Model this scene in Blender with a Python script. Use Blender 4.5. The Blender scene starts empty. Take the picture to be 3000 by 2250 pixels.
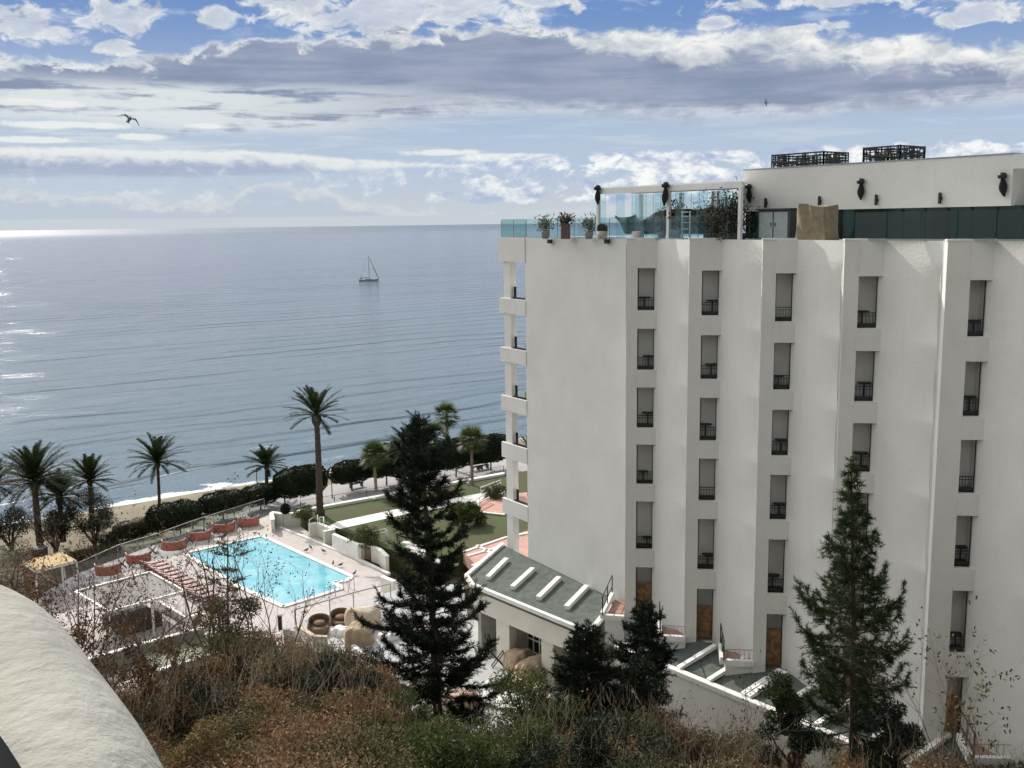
import bpy, math, random
import numpy as np
from mathutils import Vector, Matrix, noise as mnoise
random.seed(7); RNG = np.random.default_rng(11)
sc = bpy.context.scene; col = sc.collection
PI = math.pi; rad = math.radians

# ------------------------------------------------------------------ camera
FPX = 2980.0; PITCH = math.atan(470.4/FPX); ROLL = rad(0.75); CAMH = 33.0
_R0 = Vector((1,0,0)); _U0 = Vector((0,math.sin(PITCH),math.cos(PITCH))); _F = Vector((0,math.cos(PITCH),-math.sin(PITCH)))
CR = _R0*math.cos(ROLL)-_U0*math.sin(ROLL); CU = _U0*math.cos(ROLL)+_R0*math.sin(ROLL)
cam = bpy.data.cameras.new('camera'); camo = bpy.data.objects.new('camera', cam); col.objects.link(camo)
cam.sensor_width = 36; cam.lens = 36*FPX/3000; cam.clip_start = 0.05; cam.clip_end = 90000
M = Matrix((CR, CU, -_F)).transposed().to_4x4(); M.translation = Vector((0,0,CAMH)); camo.matrix_world = M
sc.camera = camo
sc.render.resolution_x = 1024; sc.render.resolution_y = 768
sc.view_settings.view_transform = 'Standard'; sc.view_settings.look = 'None'; sc.view_settings.exposure = 0.22; sc.view_settings.gamma = 1

# survey of the site: the photograph's pixels (3000 x 2250) to points in the world
FR = dict(A=(1400,380,2.592),B=(2150,380,2.592),C=(1400,1000,2.592),D=(2150,1000,2.592),E=(1400,1600,2.552),G=(2150,1600,2.552),
          H=(0,1200,2.949),I=(650,1100,2.592),J=(0,1650,2.602),K=(700,1600,2.552),L=(200,1450,3.687),M=(700,1450,3.687),
          N=(0,0,1.4747),O=(1500,0,1.4747),T=(0,0,2212/3000.0))
def q(f, x, y): a,b,s = FR[f]; return (a+x/s, b+y/s)
def ray(u, v): return CR*((u-1500)/FPX) - CU*((v-1125)/FPX) + _F
def onz(uv, z): d = ray(*uv); t = (z-CAMH)/d.z; return Vector((d.x*t, d.y*t, z))
def aty(uv, Y): d = ray(*uv); t = Y/d.y; return Vector((d.x*t, Y, CAMH+d.z*t))
def azel(uv): d = ray(*uv).normalized(); return math.atan2(d.x,d.y), math.asin(d.z)

# ------------------------------------------------------------------ sun and sky
SUN_AZ = rad(-34); SUN_EL = rad(33)
sd = Vector((math.sin(SUN_AZ)*math.cos(SUN_EL), math.cos(SUN_AZ)*math.cos(SUN_EL), math.sin(SUN_EL)))
sl = bpy.data.lights.new('sun','SUN'); sl.energy = 3.6; sl.angle = rad(0.53); sl.color = (1,0.93,0.83)
so = bpy.data.objects.new('sun', sl); col.objects.link(so); so.rotation_euler = sd.to_track_quat('Z','Y').to_euler()

class X:
    """a socket (or number) with arithmetic, for building node graphs"""
    nt = None
    def __init__(s, v): s.v = v
    @staticmethod
    def op(o, *a, clamp=False):
        n = X.nt.nodes.new('ShaderNodeMath'); n.operation = o; n.use_clamp = clamp
        for i, k in enumerate(a):
            k = k.v if isinstance(k, X) else k
            if isinstance(k, (int,float)): n.inputs[i].default_value = k
            else: X.nt.links.new(k, n.inputs[i])
        return X(n.outputs[0])
    def __add__(s,o): return X.op('ADD',s,o)
    __radd__ = __add__
    def __sub__(s,o): return X.op('SUBTRACT',s,o)
    def __rsub__(s,o): return X.op('SUBTRACT',o,s)
    def __mul__(s,o): return X.op('MULTIPLY',s,o)
    __rmul__ = __mul__
    def __truediv__(s,o): return X.op('DIVIDE',s,o)
def sstep(x, a, b):
    n = X.nt.nodes.new('ShaderNodeMapRange'); n.interpolation_type = 'SMOOTHSTEP'
    for i,k in enumerate((x,a,b)):
        k = k.v if isinstance(k,X) else k
        if isinstance(k,(int,float)): n.inputs[i].default_value = k
        else: X.nt.links.new(k, n.inputs[i])
    return X(n.outputs[0])
def vec(x,y,z):
    n = X.nt.nodes.new('ShaderNodeCombineXYZ')
    for i,k in enumerate((x,y,z)):
        k = k.v if isinstance(k,X) else k
        if isinstance(k,(int,float)): n.inputs[i].default_value = k
        else: X.nt.links.new(k, n.inputs[i])
    return n.outputs[0]
def nz(v, scale, detail=5, rough=0.5, dist=0.0):
    n = X.nt.nodes.new('ShaderNodeTexNoise'); n.inputs['Scale'].default_value = scale; n.inputs['Detail'].default_value = detail
    n.inputs['Roughness'].default_value = rough; n.inputs['Distortion'].default_value = dist
    if v is not None: X.nt.links.new(v, n.inputs['Vector'])
    return X(n.outputs[0])
def cmix(f, a, b):
    n = X.nt.nodes.new('ShaderNodeMix'); n.data_type = 'RGBA'
    for i,k in ((0,f),(6,a),(7,b)):
        k = k.v if isinstance(k,X) else k
        if isinstance(k,(int,float)): n.inputs[i].default_value = k
        elif isinstance(k,tuple): n.inputs[i].default_value = (*k,1)
        else: X.nt.links.new(k, n.inputs[i])
    return n.outputs[2]

w = bpy.data.worlds.new('World'); sc.world = w; w.use_nodes = True
nt = w.node_tree; X.nt = nt
for n in list(nt.nodes): nt.nodes.remove(n)
tc = nt.nodes.new('ShaderNodeTexCoord'); sp = nt.nodes.new('ShaderNodeSeparateXYZ'); nt.links.new(tc.outputs['Generated'], sp.inputs[0])
dx, dy, dz = (X(sp.outputs[i]) for i in range(3))
az = X.op('ARCTAN2', dx, dy); el = X.op('ARCSINE', dz)
def curve(pts, lo=0.0, hi=0.30):
    """function of the azimuth, through points given in the 2212-wide view of the photograph"""
    n = nt.nodes.new('ShaderNodeFloatCurve'); c = n.mapping.curves[0]
    P = []
    for x,y in pts:
        a,e = azel((x*3000/2212, y*3000/2212)); P.append(((a+0.7)/1.4, (e-lo)/(hi-lo)))
    P = [(0,P[0][1])]+P+[(1,P[-1][1])]
    while len(c.points) < len(P): c.points.new(0.5,0.5)
    for p_,(a,e) in zip(c.points, P): p_.location = (a,e); p_.handle_type = 'AUTO_CLAMPED'
    n.mapping.update(); nt.links.new(((az+0.7)/1.4).v, n.inputs['Value'])
    return X(n.outputs[0])*(hi-lo)+lo
def azof(x, y=250): return azel((x*3000/2212, y*3000/2212))[0]
def elof(y, x=1106): return azel((x*3000/2212, y*3000/2212))[1]
sky = nt.nodes.new('ShaderNodeTexSky'); sky.sky_type = 'NISHITA'; sky.sun_disc = False
sky.sun_elevation = SUN_EL; sky.sun_rotation = SUN_AZ; sky.air_density = 1.0; sky.dust_density = 0.6; sky.ozone_density = 1.6
K_ = 10.0                                # the Background runs at strength 0.1
def c10(r,g,b): return (r*K_, g*K_, b*K_)
big = nz(vec(az*3, el*9, 1.7), 3.0, 8, 0.58)
fine = nz(vec(az*12, el*22, 4.2), 3.0, 8, 0.62, 0.3)
billow = nz(vec(az*14, el*26, 9.1), 2.0, 8, 0.6, 0.6)
streak = nz(vec(az*4, el*46, 2.2), 2.4, 8, 0.6, 0.35)
# clear air: deep blue above, pale towards the horizon
base = cmix(sstep(el, 0.06, 0.21), c10(.40,.49,.61), c10(.14,.25,.50))
base = cmix(sstep(el, 0.0, 0.06), c10(.50,.54,.58), base)
base = cmix(sstep(el, 0.25, 0.7), base, sky.outputs[0])
left = 1-sstep(az, azof(0)-0.1, azof(1100))
base = cmix(left*0.25*(1-sstep(el,0.1,0.22)), base, c10(.55,.61,.66))
out = base
def put(out, mask, colr): return cmix(mask, out, colr)
white = cmix(sstep(fine,.3,.65), c10(.46,.50,.54), c10(.82,.82,.79))
grey = cmix(sstep(streak*0.6+big*0.6,0.42,0.78), c10(.20,.245,.36), c10(.31,.355,.465))
# 1 faint veil streaks in the clear band
veil = sstep(streak, 0.50, 0.66)*sstep(el,0.055,0.075)*(1-sstep(el,0.125,0.14))
out = put(out, veil*0.55*(0.5+left), c10(.62,.66,.68))
# 2 puffs in the blue at the top
def blob(x0,y0,rx,ry, amp=0.95):
    a0,e0 = azel((x0*3000/2212,y0*3000/2212)); k = 3000/2212/FPX
    ax = (az-a0)/(rx*k); ey = (el-e0)/(ry*k)
    r2 = X.op('SQRT', ax*ax+ey*ey)
    return 1-r2+(billow-0.5)*amp*4
puffs = None
for b in ((30,45,110,38),(245,30,105,50),(465,38,50,26),(230,100,60,20),(830,30,300,62),(1010,10,190,60),(1150,0,120,35),(620,5,140,24),(1900,-10,330,22),(1750,60,70,14),(2100,30,120,22),(1560,52,60,14)):
    m_ = blob(*b); puffs = m_ if puffs is None else X.op('MAXIMUM', puffs, m_)
pm = sstep(puffs+(fine-0.5)*1.1, 0.02, 0.62)
pcol = cmix(sstep(puffs*0.6+big*0.9+(fine-0.5)*0.7, 0.62, 1.0)*0.75, white, c10(.42,.48,.60))
out = put(out, pm*0.95, pcol)
wis = sstep(nz(vec(az*7,el*24,6.6),2.5,7,0.6), 0.5, 0.72)*sstep(el, 0.155, 0.19)
out = put(out, wis*0.45, c10(.72,.77,.82))
# 3 the great bank
topc = curve([(0,112),(90,120),(200,122),(330,112),(420,100),(560,74),(620,76),(760,72),(850,55),(1000,52),(1100,34),(1200,52),(1350,52),(1500,62),(1650,48),(1780,60),(1880,78),(1980,70),(2100,82),(2212,80)])
botc = curve([(0,262),(200,272),(400,288),(700,292),(900,262),(1100,252),(1400,262),(1700,262),(1900,240),(2212,222)])
top = topc+(billow-0.5)*0.030+(fine-0.5)*0.012
bot = botc+(streak-0.5)*0.028+(fine-0.5)*0.010
d = top-el
bank = sstep(d+(fine-0.5)*0.008, -0.001, 0.010)*sstep(el-bot, -0.004, 0.008)
rimw = curve([(0,180),(500,165),(900,168),(1100,172),(1300,190),(1500,205),(1800,205),(2212,200)], -0.05, 0.3)  # only its shape matters
rw = 0.009+sstep(az, azof(1150), azof(1500))*0.012
rim = 1-sstep(d+(fine-0.5)*0.03+(billow-0.5)*0.03, rw*0.6, rw*1.7)
gl = 1-sstep(az, azof(350), azof(1250))           # the bank thins out to whitish streaks on the left
lowleft = gl*(1-sstep(el, elof(205), elof(170)))
bcol = cmix(rim, grey, white)
bcol = cmix(lowleft*sstep(streak+(fine-0.5)*0.3,0.36,0.54)*0.92, bcol, c10(.66,.70,.70))
lowrim = (1-sstep(el-bot, 0.004, 0.020))*(0.35+0.4*sstep(fine,0.4,0.6))
bcol = cmix(lowrim, bcol, c10(.62,.66,.70))
out = put(out, bank*0.97, bcol)
# 4 long band on the left: white above, grey below
t2 = curve([(0,312),(300,318),(600,326),(850,345),(1000,352),(1200,356),(2212,358)])+(fine-0.5)*0.010
b2 = curve([(0,384),(250,384),(500,382),(800,368),(1000,362),(1200,360),(2212,360)])+(streak-0.5)*0.010
d2 = t2-el
band = sstep(d2,0.0,0.004)*sstep(el-b2,-0.002,0.004)*(1-sstep(az,azof(1000),azof(1250)))
out = put(out, band*0.95, cmix(1-sstep(d2+(fine-0.5)*0.02,0.006,0.017), cmix(streak,c10(.27,.33,.46),c10(.44,.50,.60)), cmix(fine,c10(.60,.64,.66),c10(.80,.80,.76))))
sm = None
for b in ((140,270,150,9),(60,302,110,8),(310,296,62,9),(60,222,140,9),(440,272,50,7),(960,330,100,10),(1080,340,150,12)):
    m_ = blob(*b,0.35); sm = m_ if sm is None else X.op('MAXIMUM', sm, m_)
out = put(out, sstep(sm,0.05,0.5)*0.85, c10(.74,.76,.74))
# 5 heaps of cumulus low over the sea on the right, hazier ones on the left
cn = nz(vec(az*20, el*34, 3.3), 1.6, 9, 0.62, 0.5)
low = sstep(el, elof(470), elof(430))*(1-sstep(el, elof(345), elof(300)))
cr = sstep(az, azof(700), azof(1350))
cm = sstep(cn+(cr-1)*0.10+(low-1)*0.5, 0.40, 0.52)
out = put(out, cm*low*(0.35+0.6*cr), cmix(sstep(fine,0.35,0.62), c10(.36,.43,.60), c10(.84,.85,.82)))
t3 = curve([(0,395),(150,405),(300,420),(480,430),(520,400),(560,385),(650,395),(760,420),(900,448),(1100,452),(1500,440),(2212,430)])+(cn-0.5)*0.045
d3 = t3-el
haz = sstep(d3,0.0,0.009)*sstep(el,elof(466),elof(460))
out = put(out, haz*0.55*(1-cr*0.6), cmix(1-sstep(d3+(fine-0.5)*0.02,0.004,0.016), c10(.40,.47,.57), c10(.66,.66,.64)))
# general cloud cover over the rest of the sky, out of the picture
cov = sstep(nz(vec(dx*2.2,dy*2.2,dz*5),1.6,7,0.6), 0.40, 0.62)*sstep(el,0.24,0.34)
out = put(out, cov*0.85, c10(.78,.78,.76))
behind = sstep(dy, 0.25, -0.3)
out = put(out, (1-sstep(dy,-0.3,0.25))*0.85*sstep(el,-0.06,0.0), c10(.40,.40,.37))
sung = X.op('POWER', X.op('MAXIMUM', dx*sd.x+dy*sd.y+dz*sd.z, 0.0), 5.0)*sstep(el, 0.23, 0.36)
out = put(out, sstep(dx*-1.0,0.45,0.95)*sstep(el,0.05,0.3)*0.8, c10(1.45,1.42,1.38))  # unseen sky on the left brightened to lift the facade walls
out = put(out, sung*0.9, c10(2.5,2.42,2.35))  # broad glow around the sun, added above the frame to light the facade
# sea-side ground half of the sphere
out = put(out, 1-sstep(el,-0.06,-0.002), c10(.30,.34,.38))
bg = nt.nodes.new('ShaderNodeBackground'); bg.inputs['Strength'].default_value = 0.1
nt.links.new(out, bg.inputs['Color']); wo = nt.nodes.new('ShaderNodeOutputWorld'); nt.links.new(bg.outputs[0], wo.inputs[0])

# ------------------------------------------------------------------ materials
MATS = {}
def newmat(name):
    m = bpy.data.materials.new(name); m.use_nodes = True; X.nt = m.node_tree
    return m, m.node_tree, m.node_tree.nodes['Principled BSDF']
def mat(name, c, rough=0.7, var=0.12, scale=3.0, bump=0.0, bscale=40.0, metal=0.0, c2=None, stain=0.0, spec=0.5):
    if name in MATS: return MATS[name]
    m, t, b = newmat(name)
    g = t.nodes.new('ShaderNodeNewGeometry'); P = g.outputs['Position']
    n = nz(P, scale, 6, 0.6)
    dark = tuple(x*(1-var) for x in c) if c2 is None else c2; lite = tuple(min(1,x*(1+var)) for x in c)
    cc = cmix(sstep(n,0.3,0.7), dark, lite)
    if stain:
        mp = t.nodes.new('ShaderNodeMapping'); t.links.new(P, mp.inputs[0]); mp.inputs['Scale'].default_value = (2.2,2.2,0.22)
        s2 = sstep(nz(mp.outputs[0], 1.5, 6, 0.65), 0.52, 0.75)
        cc = cmix(s2*stain, cc, tuple(x*0.55 for x in c))
    t.links.new(cc, b.inputs['Base Color']); b.inputs['Roughness'].default_value = rough; b.inputs['Metallic'].default_value = metal
    b.inputs['Specular IOR Level'].default_value = spec
    if bump:
        bn = t.nodes.new('ShaderNodeBump'); bn.inputs['Strength'].default_value = bump; bn.inputs['Distance'].default_value = 0.05
        t.links.new(nz(P, bscale, 4, 0.6).v, bn.inputs['Height']); t.links.new(bn.outputs[0], b.inputs['Normal'])
    MATS[name] = m; return m
def leafmat(name, cs, rough=0.6, trans=0.25):
    """leaf colours vary from leaf to leaf"""
    m, t, b = newmat(name)
    g = t.nodes.new('ShaderNodeNewGeometry'); r = t.nodes.new('ShaderNodeValToRGB'); e = r.color_ramp.elements
    while len(e) < len(cs): e.new(0.5)
    for i,c in enumerate(cs): e[i].position = i/(len(cs)-1); e[i].color = (*c,1)
    t.links.new(g.outputs['Random Per Island'], r.inputs[0])
    n = nz(g.outputs['Position'], 0.9, 3, 0.5)
    cc = cmix(sstep(n,0.35,0.7)*0.5, r.outputs[0], cs[0])
    t.links.new(cc, b.inputs['Base Color']); b.inputs['Roughness'].default_value = rough; b.inputs['Specular IOR Level'].default_value = 0.15
    tr = t.nodes.new('ShaderNodeBsdfTranslucent'); t.links.new(cc, tr.inputs[0])
    mx = t.nodes.new('ShaderNodeMixShader'); mx.inputs[0].default_value = trans
    t.links.new(b.outputs[0], mx.inputs[1]); t.links.new(tr.outputs[0], mx.inputs[2])
    t.links.new(mx.outputs[0], t.nodes['Material Output'].inputs[0])
    MATS[name] = m; return m
def glassmat(name, tint, refl=0.10, rough=0.02, opaque=0.0):
    m, t, b = newmat(name)
    tr = t.nodes.new('ShaderNodeBsdfTransparent'); tr.inputs[0].default_value = (*tint,1)
    gl_ = t.nodes.new('ShaderNodeBsdfGlossy'); gl_.inputs['Roughness'].default_value = rough
    mx = t.nodes.new('ShaderNodeMixShader'); mx.inputs[0].default_value = refl
    t.links.new(tr.outputs[0], mx.inputs[1]); t.links.new(gl_.outputs[0], mx.inputs[2])
    t.links.new(mx.outputs[0], t.nodes['Material Output'].inputs[0]); MATS[name] = m; return m
PLASTER = mat('plaster', (.74,.735,.705), .85, .035, .5, .3, 9, stain=.13)
PLASTER2 = mat('plaster_side', (.74,.74,.72), .85, .05, .4, .2, 9, stain=.08)
RECESS = mat('recess_plaster', (.78,.77,.74), .9, .06, .8)
COPING = mat('coping', (.80,.80,.78), .6, .08, 1.5, stain=.1)
WHITE = mat('white_paint', (.80,.80,.78), .5, .05, 1.2)
CREAM = mat('cream_render', (.70,.68,.60), .85, .06, .6, .1, 9)
BLACK = mat('black_metal', (.015,.015,.016), .5, .2)
DARKCL = mat('black_cloth', (.012,.012,.014), .95, .2)
GREYM = mat('grey_metal', (.30,.32,.33), .45, .1)
SHINGLE = mat('roof_felt', (.105,.125,.115), .95, .22, 2.5, .6, 30, stain=.2)
BRICK = mat('terrace_tile', (.36,.21,.17), .85, .25, 2.5)
WOOD = mat('rusty_wood', (.23,.125,.06), .8, .45, 5.0)
DECK = mat('pool_paving', (.47,.43,.41), .8, .08, 1.2, .1, 20)
PROM = mat('promenade_paving', (.38,.365,.375), .85, .08, .8)
COURT = mat('courtyard_paving', (.42,.43,.43), .8, .1, .9)
PINKP = mat('pink_paving', (.52,.30,.25), .85, .15, 1.0)
CURB = mat('white_kerb', (.76,.75,.72), .7, .05)
TERRA = mat('terracotta_cloth', (.42,.155,.11), .9, .12, 3)
PINKC = mat('pale_pink_cloth', (.72,.50,.44), .9, .08, 3)
LOUNGE = mat('lounger_cloth', (.55,.40,.38), .9, .1, 3)
MAROON = mat('maroon_frame', (.085,.02,.02), .6, .2)
TAN = mat('tan_awning', (.50,.37,.20), .9, .18, 2.5)
BROWNC = mat('brown_cloth', (.33,.20,.12), .9, .2, 2)
CANVAS = mat('khaki_canvas', (.25,.215,.145), .95, .18, 3, .5, 6)
BEIGE = mat('beige_cover', (.40,.31,.21), .95, .15, 2.5, .4, 6)
WICKER = mat('wicker', (.17,.12,.075), .8, .35, 14)
BARK = mat('bark', (.085,.06,.045), .95, .3, 6, .6, 14)
PALMBARK = mat('palm_bark', (.075,.05,.038), .95, .35, 5, .8, 9)
PALEBARK = mat('pale_bark', (.24,.20,.16), .95, .2, 5)
TWIG = mat('twig', (.15,.10,.075), .95, .3, 4)
PALETWIG = mat('pale_twig', (.33,.26,.19), .95, .2, 4)
GLASS = glassmat('balustrade_glass', (.78,.90,.90), .07)
GLASSP = glassmat('pergola_glass', (.86,.94,.95), .05)
DARKGL = glassmat('dark_green_glass', (.42,.55,.53), .07, .05)
GREENCL = mat('green_netting', (.022,.06,.055), .9, .25, 3)
PALMLEAF = leafmat('palm_leaf', [(.010,.018,.007),(.022,.038,.012),(.045,.062,.02),(.065,.07,.025)], .85, .18)
FANLEAF = leafmat('fan_leaf', [(.03,.05,.012),(.07,.10,.025),(.13,.14,.05)], .5, .3)
PINELEAF = leafmat('pine_needles', [(.009,.015,.010),(.021,.033,.020),(.042,.058,.034)], .7, .08)
NORFLEAF = leafmat('norfolk_needles', [(.016,.028,.010),(.040,.065,.024),(.075,.105,.045)], .6, .3)
HEDGELEAF = leafmat('hedge_leaf', [(.008,.014,.006),(.018,.03,.01),(.035,.05,.018)], .6, .15)
GREENLEAF = leafmat('green_leaf', [(.02,.035,.012),(.06,.09,.025),(.11,.14,.04),(.16,.18,.07)], .55, .3)
OLIVELEAF = leafmat('olive_leaf', [(.025,.03,.012),(.065,.07,.025),(.10,.10,.04),(.15,.13,.06)], .6, .25)
DARKLEAF = leafmat('dark_leaf', [(.008,.013,.01),(.02,.03,.018),(.035,.05,.03),(.06,.075,.05)], .6, .15)
BROWNLEAF = leafmat('dry_leaf', [(.03,.018,.010),(.09,.045,.02),(.16,.085,.04),(.24,.15,.075),(.06,.05,.022)], .75, .25)
REDLEAF = leafmat('red_brown_leaf', [(.05,.02,.015),(.13,.05,.03),(.22,.10,.06),(.08,.06,.03)], .7, .25)

# ------------------------------------------------------------------ mesh helpers
def link(o, parent=None):
    col.objects.link(o)
    if parent: o.parent = parent
    return o
def tag(o, label=None, cat=None, group=None, kind=None):
    if label: o['label'] = label
    if cat: o['category'] = cat
    if group: o['group'] = group
    if kind: o['kind'] = kind
    return o
def empty(name, loc, label, cat, group=None, rz=0.0):
    o = bpy.data.objects.new(name, None); o.empty_display_size = 0.2; link(o); o.location = loc; o.rotation_euler = (0,0,rz)
    return tag(o, label, cat, group)
def copy_tree(o, parent=None):
    c = o.copy(); col.objects.link(c); c.parent = parent
    for ch in [k for k in bpy.data.objects if k.parent == o]: copy_tree(ch, c)
    return c
class MB:
    def __init__(s): s.v = []; s.f = []; s.mi = []
    def add(s, vs, fs):
        n = len(s.v); s.v += [tuple(v) for v in vs]; s.f += [tuple(i+n for i in f) for f in fs]; return s
    def box(s, c, d, rz=0.0, m=None):
        cx,cy,cz = c; hx,hy,hz = d[0]/2,d[1]/2,d[2]/2; ca,sa = math.cos(rz),math.sin(rz); vs = []
        for z in (-hz,hz):
            for x,y in ((-hx,-hy),(hx,-hy),(hx,hy),(-hx,hy)): vs.append((cx+x*ca-y*sa, cy+x*sa+y*ca, cz+z))
        return s.add(vs, [(3,2,1,0),(4,5,6,7),(0,1,5,4),(1,2,6,5),(2,3,7,6),(3,0,4,7)])
    def prism(s, poly, z0, z1):
        """poly: xy list; z0,z1 numbers or lists"""
        n = len(poly); a = sum(poly[i][0]*poly[(i+1)%n][1]-poly[(i+1)%n][0]*poly[i][1] for i in range(n))
        Z0 = z0 if isinstance(z0,(list,tuple)) else [z0]*n; Z1 = z1 if isinstance(z1,(list,tuple)) else [z1]*n
        idx = list(range(n)) if a > 0 else list(range(n))[::-1]
        vs = [(poly[i][0],poly[i][1],Z0[i]) for i in idx]+[(poly[i][0],poly[i][1],Z1[i]) for i in idx]
        return s.add(vs, [tuple(range(n))[::-1], tuple(range(n,2*n))]+[(i,(i+1)%n,n+(i+1)%n,n+i) for i in range(n)])
    def beam(s, a, b, wd, h, up=Vector((0,0,1))):
        a=Vector(a);b=Vector(b);t=(b-a).normalized(); sd_=t.cross(up)
        if sd_.length < 1e-4: sd_ = t.cross(Vector((0,1,0)))
        sd_.normalize(); u=sd_.cross(t); vs=[]
        for p_ in (a,b):
            for i,j in ((-1,-1),(1,-1),(1,1),(-1,1)): vs.append(p_+sd_*(i*wd/2)+u*(j*h/2))
        return s.add(vs, [(3,2,1,0),(4,5,6,7),(0,1,5,4),(1,2,6,5),(2,3,7,6),(3,0,4,7)])
    def tube(s, pts, rs, n=6, cap=True):
        pts=[Vector(p_) for p_ in pts]; k=len(pts)
        if isinstance(rs,(int,float)): rs=[rs]*k
        ref=Vector((0.13,0.31,0.94)); vs=[]; fs=[]
        for i,p_ in enumerate(pts):
            t=(pts[min(i+1,k-1)]-pts[max(i-1,0)]).normalized()
            a=t.cross(ref)
            if a.length<1e-3: a=t.cross(Vector((1,0,0)))
            a.normalize(); b=t.cross(a)
            for j in range(n):
                an=2*PI*j/n; vs.append(p_+(a*math.cos(an)+b*math.sin(an))*rs[i])
        for i in range(k-1):
            for j in range(n): fs.append((i*n+j,i*n+(j+1)%n,(i+1)*n+(j+1)%n,(i+1)*n+j))
        if cap: fs += [tuple(range(n))[::-1], tuple(range((k-1)*n,k*n))]
        return s.add(vs,fs)
    def lathe(s, c, prof, n=16, rz=0, sx=1, sy=1):
        vs=[];fs=[]; k=len(prof)
        for r_,z in prof:
            for j in range(n): an=2*PI*j/n+rz; vs.append((c[0]+r_*sx*math.cos(an),c[1]+r_*sy*math.sin(an),c[2]+z))
        for i in range(k-1):
            for j in range(n): fs.append((i*n+j,i*n+(j+1)%n,(i+1)*n+(j+1)%n,(i+1)*n+j))
        fs += [tuple(range(n))[::-1], tuple(range((k-1)*n,k*n))]
        return s.add(vs,fs)
    def grid(s, fn, nu, nv):
        vs=[fn(i/nu,j/nv) for j in range(nv+1) for i in range(nu+1)]
        fs=[(j*(nu+1)+i,j*(nu+1)+i+1,(j+1)*(nu+1)+i+1,(j+1)*(nu+1)+i) for j in range(nv) for i in range(nu)]
        return s.add(vs,fs)
    def build(s, name, m, parent=None, smooth=False, bevel=0.0, origin=None):
        me = bpy.data.meshes.new(name); vs = s.v
        if origin is not None: vs = [(a-origin[0],b-origin[1],c-origin[2]) for a,b,c in s.v]
        me.from_pydata(vs, [], s.f); me.update(); me.materials.append(m)
        if smooth: me.polygons.foreach_set('use_smooth',[True]*len(me.polygons))
        o = bpy.data.objects.new(name, me); link(o, parent)
        if origin is not None and parent is None: o.location = origin
        if bevel:
            bv=o.modifiers.new('bevel','BEVEL'); bv.width=bevel; bv.segments=2; bv.limit_method='ANGLE'
        return o
def quads(name, V, m, parent=None, origin=(0,0,0)):
    """V: (N,4,3) array of separate quads"""
    V = np.asarray(V, dtype=np.float32).reshape(-1,4,3)-np.array(origin,dtype=np.float32)
    n = len(V); me = bpy.data.meshes.new(name)
    me.vertices.add(n*4); me.vertices.foreach_set('co', V.reshape(-1)); me.loops.add(n*4)
    me.loops.foreach_set('vertex_index', np.arange(n*4,dtype=np.int32)); me.polygons.add(n)
    me.polygons.foreach_set('loop_start', np.arange(0,n*4,4,dtype=np.int32)); me.update(calc_edges=True); me.validate()
    me.materials.append(m); o = bpy.data.objects.new(name, me); link(o, parent)
    if parent is None: o.location = origin
    return o
def nrm(a): return a/(np.linalg.norm(a,axis=-1,keepdims=True)+1e-9)
def leaves(B, Dr, L, W, tip=0.4, flat=None):
    """a quad leaf from each base point B along Dr"""
    B=np.asarray(B,float); Dr=nrm(np.asarray(Dr,float)); n=len(B)
    r_ = RNG.normal(size=(n,3)) if flat is None else np.asarray(flat,float)
    S = nrm(np.cross(Dr, r_)); L=np.broadcast_to(L,(n,))[:,None]; W=np.broadcast_to(W,(n,))[:,None]
    return np.stack([B-S*W/2, B+S*W/2, B+Dr*L+S*W*tip/2, B+Dr*L-S*W*tip/2], axis=1)
def struct(o): return tag(o, kind='structure')

# ------------------------------------------------------------------ sea, beach, ground
SA = Vector((.81,.587,0)).normalized(); SB = Vector((-SA.y,SA.x,0)); S0 = Vector((-31.4,132.2,0))-SB*2.2
def shore(a, b, z=0.0): p_ = S0+SA*a+SB*b; return Vector((p_.x,p_.y,z))
m, t, b = newmat('sea_water')
g = t.nodes.new('ShaderNodeNewGeometry'); sp = t.nodes.new('ShaderNodeSeparateXYZ'); t.links.new(g.outputs['Position'], sp.inputs[0])
px, py = X(sp.outputs[0])-S0.x, X(sp.outputs[1])-S0.y
wa = px*SA.x+py*SA.y; wb = px*SB.x+py*SB.y
wob = (nz(vec(wa*0.012,wb*0.012,0.0),1.0,3,0.5)-0.5)*26
wb2 = wb+wob
h1 = nz(vec(wa*0.009,wb2*0.095,0.5),1.0,3,0.55)
h2 = nz(vec(wa*0.030,wb2*0.36,3.5),1.0,4,0.6)
h3 = nz(vec(wa*0.45,wb2*1.3,6.5),1.0,4,0.65)
near = 1-sstep(wb, 150, 1500)
ph_=X.op('SINE',(wb2*(1/13.0)+nz(vec(wa*0.005,wb*0.010,2.0),1.0,4,0.55)*2.2)*6.2832)
ph2=X.op('SINE',(wb2*(1/5.6)+nz(vec(wa*0.012,wb*0.022,5.0),1.0,4,0.55)*2.4)*6.2832)
patch=sstep(nz(vec(wa*0.008,wb*0.022,7.0),1.0,4,0.6),0.36,0.66)
hh = h1*0.85+h2*0.95+h3*0.22+ph_*(0.25+patch*0.75)*0.55+ph2*(0.4+0.6*patch)*0.22*(0.35+0.65*near)
bn = t.nodes.new('ShaderNodeBump'); bn.inputs['Strength'].default_value = 1.0; bn.inputs['Distance'].default_value = 1.0
t.links.new(hh.v, bn.inputs['Height']); t.links.new(bn.outputs[0], b.inputs['Normal'])
foam = (1-sstep(wb+(nz(vec(wa*0.10,wb*0.12,1.0),1.0,5,0.65)-0.5)*15, 0.5, 2.4))
crest = sstep(nz(vec(wa*0.035,wb2*0.30,8.0),1.0,6,0.7)+(1-sstep(wb,4,60))*0.06, 0.64, 0.74)*(1-sstep(wb,20,110))*0.6
fm = X.op('MAXIMUM', foam, crest*0.8)
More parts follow.
